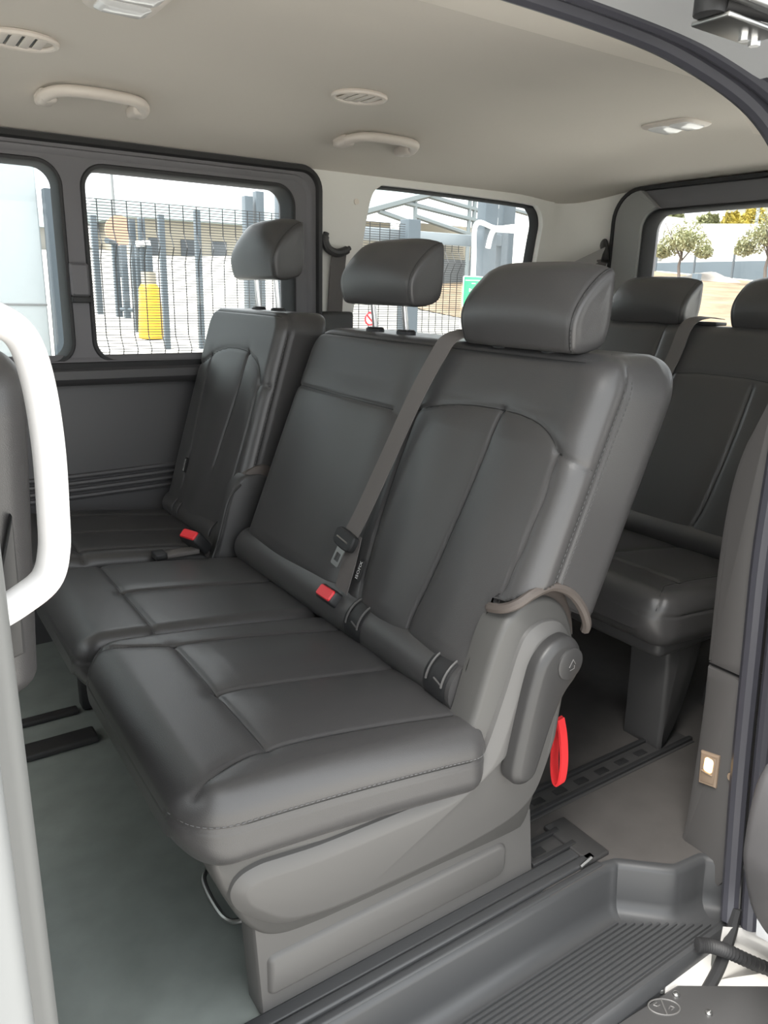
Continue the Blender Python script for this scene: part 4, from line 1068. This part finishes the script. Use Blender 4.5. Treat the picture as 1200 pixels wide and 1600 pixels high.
# welded mesh fence: V-creased panels on posts
def vprof(z):
    """depth of the V creases at height z"""
    for zc in (1.28, .74, .20):
        d = abs(z - zc)
        if d < .075: return -.045 * (1 - d / .075)
    return 0.0
def fence_panel(label, xa, xb, y, zt, zb, pitch=.076, hp=.0145, wr_=.0032, hr=.0019):
    t = thing('mesh_fence', label, 'fence', ((xa + xb) / 2, y, -.45), 'mesh fence panels outside')
    mb = MB()
    zs = sorted(set([zb, zt] + [c + d for c in (1.28, .74, .20) for d in (-.075, 0, .075) if zb < c + d < zt]))
    x = xa
    while x <= xb:
        mb.tube([(x, y + vprof(z), z) for z in zs], wr_, 4); x += pitch
    z = zb
    while z < zt:
        yy = y + vprof(z); mb.box((xa, xb), (yy - .003, yy - .0004), (z - hr, z + hr)); z += hp
    o = mb.build('wire_mesh', 'wire_black', t, 0); o['kind'] = 'stuff'
    return t
def post(t, x, y, zt, w_=.06, m='fence_steel', zb=None):
    zb = terr(x, y) - .02 if zb is None else zb
    box('post', (x - w_ / 2, x + w_ / 2), (y - w_ / 2, y + w_ / 2), (zb, zt), m, t, .004)
f1 = fence_panel('black wire mesh fence outside the sliding window', 1.04, 3.06, 4.32, 1.50, -.40)
post(f1, 3.13, 4.36, 1.535, .10); post(f1, 1.02, 4.40, 1.45, .03)
f2 = fence_panel('wire mesh gate leaf under a grey rail outside the quarter window', 3.20, 3.66, 4.45, 1.40, -.35, .060, .0145)
box('top_rail', (2.75, 3.75), (4.47, 4.53), (1.402, 1.480), 'fence_grey', f2, .004)
f3 = fence_panel('wire mesh fence beyond the white pipes', 3.93, 6.4, 4.40, 1.21, -.35, .066, .0145)
post(f3, 6.4, 4.44, 1.3, .06)
gpst = thing('gate_post', 'tall dark steel gate post beside the green sign', 'post', (3.79, 4.38, -.45), 'tall gate posts')
box('shaft', (3.765, 3.885), (4.35, 4.44), (-.47, 2.6), 'fence_steel', gpst, .005)
for z in (1.55, 1.66): box('hinge_plate', (3.885, 3.905), (4.37, 4.42), (z, z + .05), 'steel', gpst, .002)
gpst2 = thing('gate_post', 'tall dark steel gate post behind the white pipes', 'post', (4.12, 4.5, -.45), 'tall gate posts')
box('shaft', (4.07, 4.19), (4.50, 4.58), (-.47, 2.6), 'fence_steel', gpst2, .005)
box('cross_bar', (3.885, 4.07), (4.50, 4.56), (1.42, 1.50), 'fence_steel', gpst2, .004)
pipe1 = tag(MB().tube(spline([(3.675, 4.33, .55), (3.670, 4.33, .9), (3.665, 4.33, 1.3), (3.655, 4.33, 1.48), (3.672, 4.33, 1.54), (3.72, 4.33, 1.552), (3.85, 4.33, 1.525), (4.02, 4.33, 1.545)], 6), .017, 10).build('white_pipe', 'pipe_white'), 'tall bent white pipe beside the gate post', 'pipe')
pipe2 = tag(MB().tube(spline([(3.745, 4.28, 1.385), (3.760, 4.28, 1.45), (3.785, 4.28, 1.500), (3.84, 4.28, 1.512), (4.12, 4.28, 1.512)], 6), .018, 10).build('white_pipe', 'pipe_white'), 'short bent white pipe in front of the dark gate post', 'pipe')
gs = thing('green_sign', 'green notice sign with white border on the mesh fence', 'sign', (3.62, 4.27, .98))
prism('board', rrect(3.545, 3.725, .985, 1.195, .012), [(0, 4.292), (0, 4.287)], XZ, 'print_white', gs)
prism('face', rrect(3.551, 3.719, .991, 1.189, .010), [(0, 4.2875), (0, 4.285)], XZ, 'sign_green', gs)
lt = MB()
for (a, b, c, d) in ((3.56, 3.71, 1.164, 1.169), (3.618, 3.652, 1.143, 1.149), (3.598, 3.608, 1.090, 1.112), (3.612, 3.618, 1.100, 1.108), (3.628, 3.640, 1.062, 1.085), (3.60, 3.67, 1.030, 1.036), (3.61, 3.66, 1.015, 1.020)):
    lt.box((a, b), (4.2835, 4.2852), (c, d))
lt.build('printing', 'print_white', gs)
rs_ = thing('round_sign', 'small round red and white sign low on the mesh fence', 'sign', (2.775, 4.28, .90))
prism('disc', [(2.775 + .040 * math.cos(a), .905 + .040 * math.sin(a)) for a in np.linspace(0, 2 * math.pi, 24, False)], [(0, 4.285), (0, 4.280)], XZ, 'print_white', rs_)
MB().tube([(2.775 + .038 * math.cos(a), 4.279, .905 + .038 * math.sin(a)) for a in np.linspace(0, 2 * math.pi, 25)], .006, 6, caps=False).tube([(2.75, 4.279, .93), (2.80, 4.279, .88)], .006, 6).build('red_ring', 'red_plastic', rs_)

# second fence line and gate in the street
sf = thing('palisade_fence', 'row of dark steel posts with rails across the street', 'fence', (4.6, 12, .1))
for (rxx, y, zr, w_) in ((.3348, 11.9, .0847, .085), (.3818, 11.75, .0932, .085)):
    post(sf, rxx * y, y, 1.08 + zr * y, w_)
for (rxx, y, zt) in ((.452, 11.6, 2.42), (.468, 11.6, 2.50), (.500, 11.5, 2.48)):
    post(sf, rxx * y, y, zt, .13)
sg = thing('street_gate', 'dark tubular gate frame behind the yellow bollard', 'gate', (4.4, 15.3, .45))
for (rx0, rx1, y, z0_, z1_) in ((.2530, .2515, 16.2, None, 2.35), (.2760, .2754, 15.7, None, 1.84), (.2860, .2850, 15.5, None, 1.80), (.3125, .3110, 15.0, None, 1.80)):
    post(sg, rx0 * y, y, z1_, .11)
for (rx0, y, z1_) in ((.2981, 13.8, 2.15), (.3100, 13.6, 2.16), (.3170, 13.5, 1.72), (.3040, 13.7, 1.74)):
    post(sg, rx0 * y, y, z1_, .10)
MB().tube([(.2760 * 15.7, 15.7, 1.84), (.2980 * 13.8, 15.4, 1.86)], .05, 8).build('top_rail', 'fence_steel', sg)
MB().tube([(.300 * 13.7, 13.6, 1.74), (.320 * 13.5, 13.5, 1.76)], .05, 8).build('top_rail', 'pipe_white', sg)
MB().tube([(.2760 * 15.7, 15.7, .62), (.3125 * 15, 15.0, .60)], .04, 8).build('bottom_rail', 'fence_steel', sg)
bo = thing('bollard', 'yellow tapered plastic bollard sleeve standing in the street', 'bollard', (4.10, 13.0, .235))
bx, by, bz = 4.10, 13.0, .235
V = []; F = []
for (s, z) in ((.215, 0), (.215, .05), (.19, .4), (.165, .80), (.13, .86), (.02, .88)):
    for a in np.linspace(0, 2 * math.pi, 28, False): V.append((bx + s * math.cos(a), by + s * math.sin(a), bz + z))
for i in range(5):
    for j in range(28): F.append((i * 28 + j, i * 28 + (j + 1) % 28, i * 28 + 28 + (j + 1) % 28, i * 28 + 28 + j))
fix_normals(mesh_obj('sleeve', V, F, 'yellow_paint', bo, 40))
MB().tube([(bx, by, bz + .85), (bx, by, bz + 1.05)], .12, 14).build('cap', 'cream_wall', bo)
os_ = thing('round_orange_sign', 'large faded orange disc sign far behind the gate', 'sign', (.2835 * 24, 24, 1.1))
prism('disc', [(.2835 * 24 + .42 * math.cos(a), 1.08 + .063 * 24 + .42 * math.sin(a)) for a in np.linspace(0, 2 * math.pi, 28, False)], [(0, 24.05), (0, 24)], XZ, 'sign_orange', os_)
post(os_, .2835 * 24, 24.1, 1.08 + .063 * 24, .1)
lm = tag(MB().tube([(.2783 * 30, 30, terr(8.3, 30) - .1), (.2783 * 30, 30, 3.0), (.2775 * 30, 30, 9.5)], [.07, .06, .04], 8).build('light_mast', 'wall_grey'), 'thin tall light mast against the sky', 'mast')

# far buildings behind the fence
wh = thing('warehouse', 'long cream warehouse across the street beyond the fence', 'building', (15, 34, 1.5))
zb = terr(15, 34) - .3
box('wall', (10.0, 19.2), (34, 40), (zb, 3.75), 'cream_wall', wh, .01)
prism('roof', [(33.5, 3.75), (40.5, 3.75), (37, 4.9)], [(0, 9.6), (0, 19.6)], YZ, 'roof_sheet', wh)
for i in range(6):
    x = 10.8 + i * 1.4
    f_ = box('window', (x, x + .7), (33.94, 34.02), (2.2, 3.0), 'truck_dark', wh, .01)
wh2 = thing('low_warehouse', 'low grey shed far behind the orange sign', 'building', (7, 38, 1.5))
box('wall', (4.5, 9.0), (38, 42), (terr(7, 38) - .3, 3.4), 'cream_wall_b', wh2, .01)
prism('roof', [(37.5, 3.4), (42.5, 3.4), (40, 4.35)], [(0, 4.2), (0, 9.3)], YZ, 'roof_sheet', wh2)

# steel-framed shed with a sloping roof, seen in the quarter window
sh = thing('open_steel_shed', 'steel framed shed with pale sloping roof behind the fence', 'building', (17, 20, 1.3))
Y0 = 20.0
P0 = lambda r, z, y=Y0: np.array([r * y, y, 1.08 + z * y])
def beam(a, b, w_, name='truss', m='truss_steel'): MB().tube([a, b], w_, 6).build(name, m, sh)
a, b, c, d = P0(.60, .100), P0(.775, .150), P0(.80, .200, 23), P0(.62, .165, 23)
V = [a, b, c, d] + [p + np.array([0, .1, .12]) for p in (a, b, c, d)]
fix_normals(mesh_obj('roof_sheet', V, [(0, 1, 2, 3), (4, 7, 6, 5), (0, 4, 5, 1), (1, 5, 6, 2), (2, 6, 7, 3), (3, 7, 4, 0)], 'roof_sheet', sh, 0))
beam(P0(.60, .100), P0(.80, .157), .12, 'rafter')
for (q0, q1) in (((.70, .128), (.86, .110)), ((.735, .142), (.92, .118)), ((.775, .152), (1.02, .122)), ((.725, .110), (.86, .085)), ((.66, .112), (.72, .100))):
    beam(P0(*q0), P0(*q1), .075)
for r_ in (.726, .832, .842): beam(P0(r_, -.02), P0(r_, .150), .07, 'column')
box('cream_wall', (12.4, 14.3), (21, 21.4), (terr(13, 21) - .3, 1.08 + .100 * 20.5), 'cream_wall', sh, .01)
box('cream_wall', (15.2, 18.2), (21, 21.4), (terr(16, 21) - .3, 1.08 + .101 * 21), 'cream_wall', sh, .01)
box('plinth', (13.2, 17.2), (20.4, 20.6), (terr(15, 20.5) - .3, 1.08 + .052 * 20), 'wall_grey', sh, .01)

# behind the tailgate: parked truck, wall, trees, hedge, far sheds
def RX_(yr, zr, x): return np.array([x, yr * x, 1.08 + zr * x])
tk = thing('trailer_truck', 'long white trailer truck parked behind the field', 'truck', (40, 27, 2))
xw = 40.0
vdir = RX_(.58, 0, xw) - RX_(.80, 0, xw)
prism('trailer_box', [(.500 * xw, 1.08 + .046 * xw), (.757 * xw, 1.08 + .046 * xw), (.757 * xw, 1.08 + .104 * xw), (.500 * xw, 1.08 + .090 * xw)], [(0, xw + 2.5), (0, xw + .06), (.05, xw)], YZ, 'truck_white', tk)
cab = prism('cab', spline([(.765 * xw, 1.08 + .044 * xw), (.800 * xw, 1.08 + .044 * xw), (.806 * xw, 1.08 + .070 * xw), (.80 * xw, 1.08 + .092 * xw), (.770 * xw, 1.08 + .112 * xw), (.762 * xw, 1.08 + .108 * xw)], 4, True), [(0, xw + 2.4), (0, xw - .4), (.05, xw - .46)], YZ, 'truck_white', tk)
prism('cab_window', rrect(.7735 * xw, .783 * xw, 1.08 + .067 * xw, 1.08 + .081 * xw, .08), [(0, xw - .44), (0, xw - .50)], YZ, 'truck_dark', cab)
for yy in (.79, .72, .56, .54): MB().tube([(xw + .1, yy * xw, 1.08 + .040 * xw), (xw + .4, yy * xw, 1.08 + .040 * xw)], .5, 16).build('wheel', 'truck_dark', tk)
wg = box('street_wall', (32.0, 32.3), (10, 30), (terr(32, 20) - .6, 1.08 + .050 * 32), 'fence_steel'); tag(wg, 'long low grey wall in front of the white truck', 'wall')
for i, yr in enumerate((.765, .700, .640)):
    tag(MB().tube([(31.5, yr * 31.5, terr(31, 20) - .3), (31.5, yr * 31.5, 1.08 + .066 * 31.5)], .05, 6).build('wall_post', 'truck_dark'), ['thin dark wall post left of the tree', 'thin dark wall post between the two trees', 'thin dark wall post by the right tree'][i], 'post', 'posts along the grey wall')
def tree(label, yr, x, zt, zc, spread, trunk_r):
    base = np.array([x, yr * x, terr(x, yr * x) - .1])
    top = np.array([x, yr * x, 1.08 + zc * x])
    t = thing('street_tree', label, 'tree', tuple(base), 'trees behind the field')
    tb = MB().tube([base, base * .5 + top * .5 + np.array([0, .1, 0]), top], [trunk_r, trunk_r * .8, trunk_r * .5], 8)
    for _ in range(6):
        e = top + np.array([random.uniform(-.6, .6), random.uniform(-1, 1) * spread * .5, random.uniform(.1, 1.0)])
        tb.tube([base * .35 + top * .65, e], [trunk_r * .5, trunk_r * .15], 5)
    tb.build('trunk', 'bark', t)
    lf = MB()
    for _ in range(4200):
        while True:
            q = np.array([random.uniform(-1, 1) for _ in range(3)])
            if q @ q < 1: break
        cl_ = random.choice(range(7)); random.seed()
        cc_ = [(0, 0, .55), (0, -.55, .15), (0, .55, .1), (.3, .2, .35), (-.3, -.2, .3), (0, .85, -.1), (0, -.85, -.15)][cl_]
        s_ = [.75, .5, .5, .5, .5, .32, .32][cl_]
        c_ = top + np.array([cc_[0], cc_[1] * spread, cc_[2] * zt]) + q * np.array([s_, s_ * spread, s_ * zt * .8])
        u_ = np.array([random.gauss(0, 1) for _ in range(3)]); u_ /= np.linalg.norm(u_)
        v_ = np.cross(u_, [.3, .2, .9]); v_ /= np.linalg.norm(v_)
        L_ = .065
        lf.add([c_ - u_ * L_, c_ + v_ * L_ * .5, c_ + u_ * L_, c_ - v_ * L_ * .5], [(0, 1, 2, 3)])
    o = lf.build('foliage', 'leaf', t, 0); o['kind'] = 'stuff'
random.seed(11)
tree('small green tree in front of the white truck cab', .722, 28.0, 1.0, .068, 1.15, .07)
tree('green tree at the right edge of the tailgate window', .590, 28.0, 1.2, .070, 1.25, .07)
random.seed(21)
def hedge(label, name, yr0, yr1, x, z0_, z1_, m, n_=2200):
    lf = MB()
    for _ in range(n_):
        s_ = random.random(); h_ = random.random() ** .7 * (.55 + .45 * math.sin(s_ * 9 + 1) * .6 + .2)
        c_ = np.array([x + random.uniform(-.8, .8), (yr0 + (yr1 - yr0) * s_) * x, 1.08 + (z0_ + (z1_ - z0_) * h_ * min(1, 6 * min(s_, 1 - s_) + .2)) * x])
        u_ = np.array([random.gauss(0, 1) for _ in range(3)]); u_ /= np.linalg.norm(u_)
        v_ = np.cross(u_, [.3, .2, .9]); v_ /= np.linalg.norm(v_); L_ = .30
        lf.add([c_ - u_ * L_, c_ + v_ * L_ * .6, c_ + u_ * L_, c_ - v_ * L_ * .6], [(0, 1, 2, 3)])
    o = lf.build(name, m, None, 0); tag(o, label, 'shrubs', kind='stuff')
hedge('olive green shrubs on the bank above the truck at left', 'olive_shrubs', .86, .722, 60, .088, .128, 'leaf_olive')
hedge('small olive shrub mound above the trailer', 'olive_shrubs', .698, .678, 60, .088, .112, 'leaf_olive', 900)
hedge('bright yellow flowering shrubs above the trailer', 'yellow_shrubs', .660, .605, 60, .084, .116, 'leaf_yellow', 1600)
bk_ = thing('far_bank', 'pale bank rising behind the truck', 'bank', (66, 40, 2))
prism('slope', [(20, 1.5), (70, 1.5), (70, 1.08 + .105 * 66), (20, 1.08 + .090 * 66)], [(0, 80), (0, 66)], YZ, 'bank_earth', bk_)
fs2 = thing('far_shed', 'long pale roofed shed on the horizon beyond the yellow shrubs', 'building', (85, 52, 6))
box('wall', (86, 92), (35, 57), (1.08 + .10 * 86, 1.08 + .128 * 86), 'cream_wall_b', fs2, .05)
box('roof', (85, 93), (34, 58), (1.08 + .128 * 86, 1.08 + .136 * 86), 'truck_white', fs2, .05)
tag(MB().tube([(55, .6145 * 55, 4.0), (55, .6165 * 55, 9.0)], .12, 8).build('light_mast', 'wall_grey'), 'grey mast above the yellow shrubs', 'mast')
ru = thing('rubble_heap', 'low pale heap of rubble at the back of the dry field', 'rubble', (29, 19.6, 1.7))
V = []; F = []
nr = 12
for i in range(nr):
    for j in range(nr):
        y = 18.2 + 3.0 * j / (nr - 1); x = 28.4 + 1.6 * i / (nr - 1)
        e = max(0, 1 - abs(j / (nr - 1) * 2 - 1) ** 1.5) * max(0, 1 - abs(i / (nr - 1) * 2 - 1) ** 2)
        V.append((x, y, terr(x, y) - .05 + .40 * e * random.uniform(.75, 1.1)))
F = [(i * nr + j, (i + 1) * nr + j, (i + 1) * nr + j + 1, i * nr + j + 1) for i in range(nr - 1) for j in range(nr - 1)]
mesh_obj('heap', V, F, 'rubble', ru, 20)
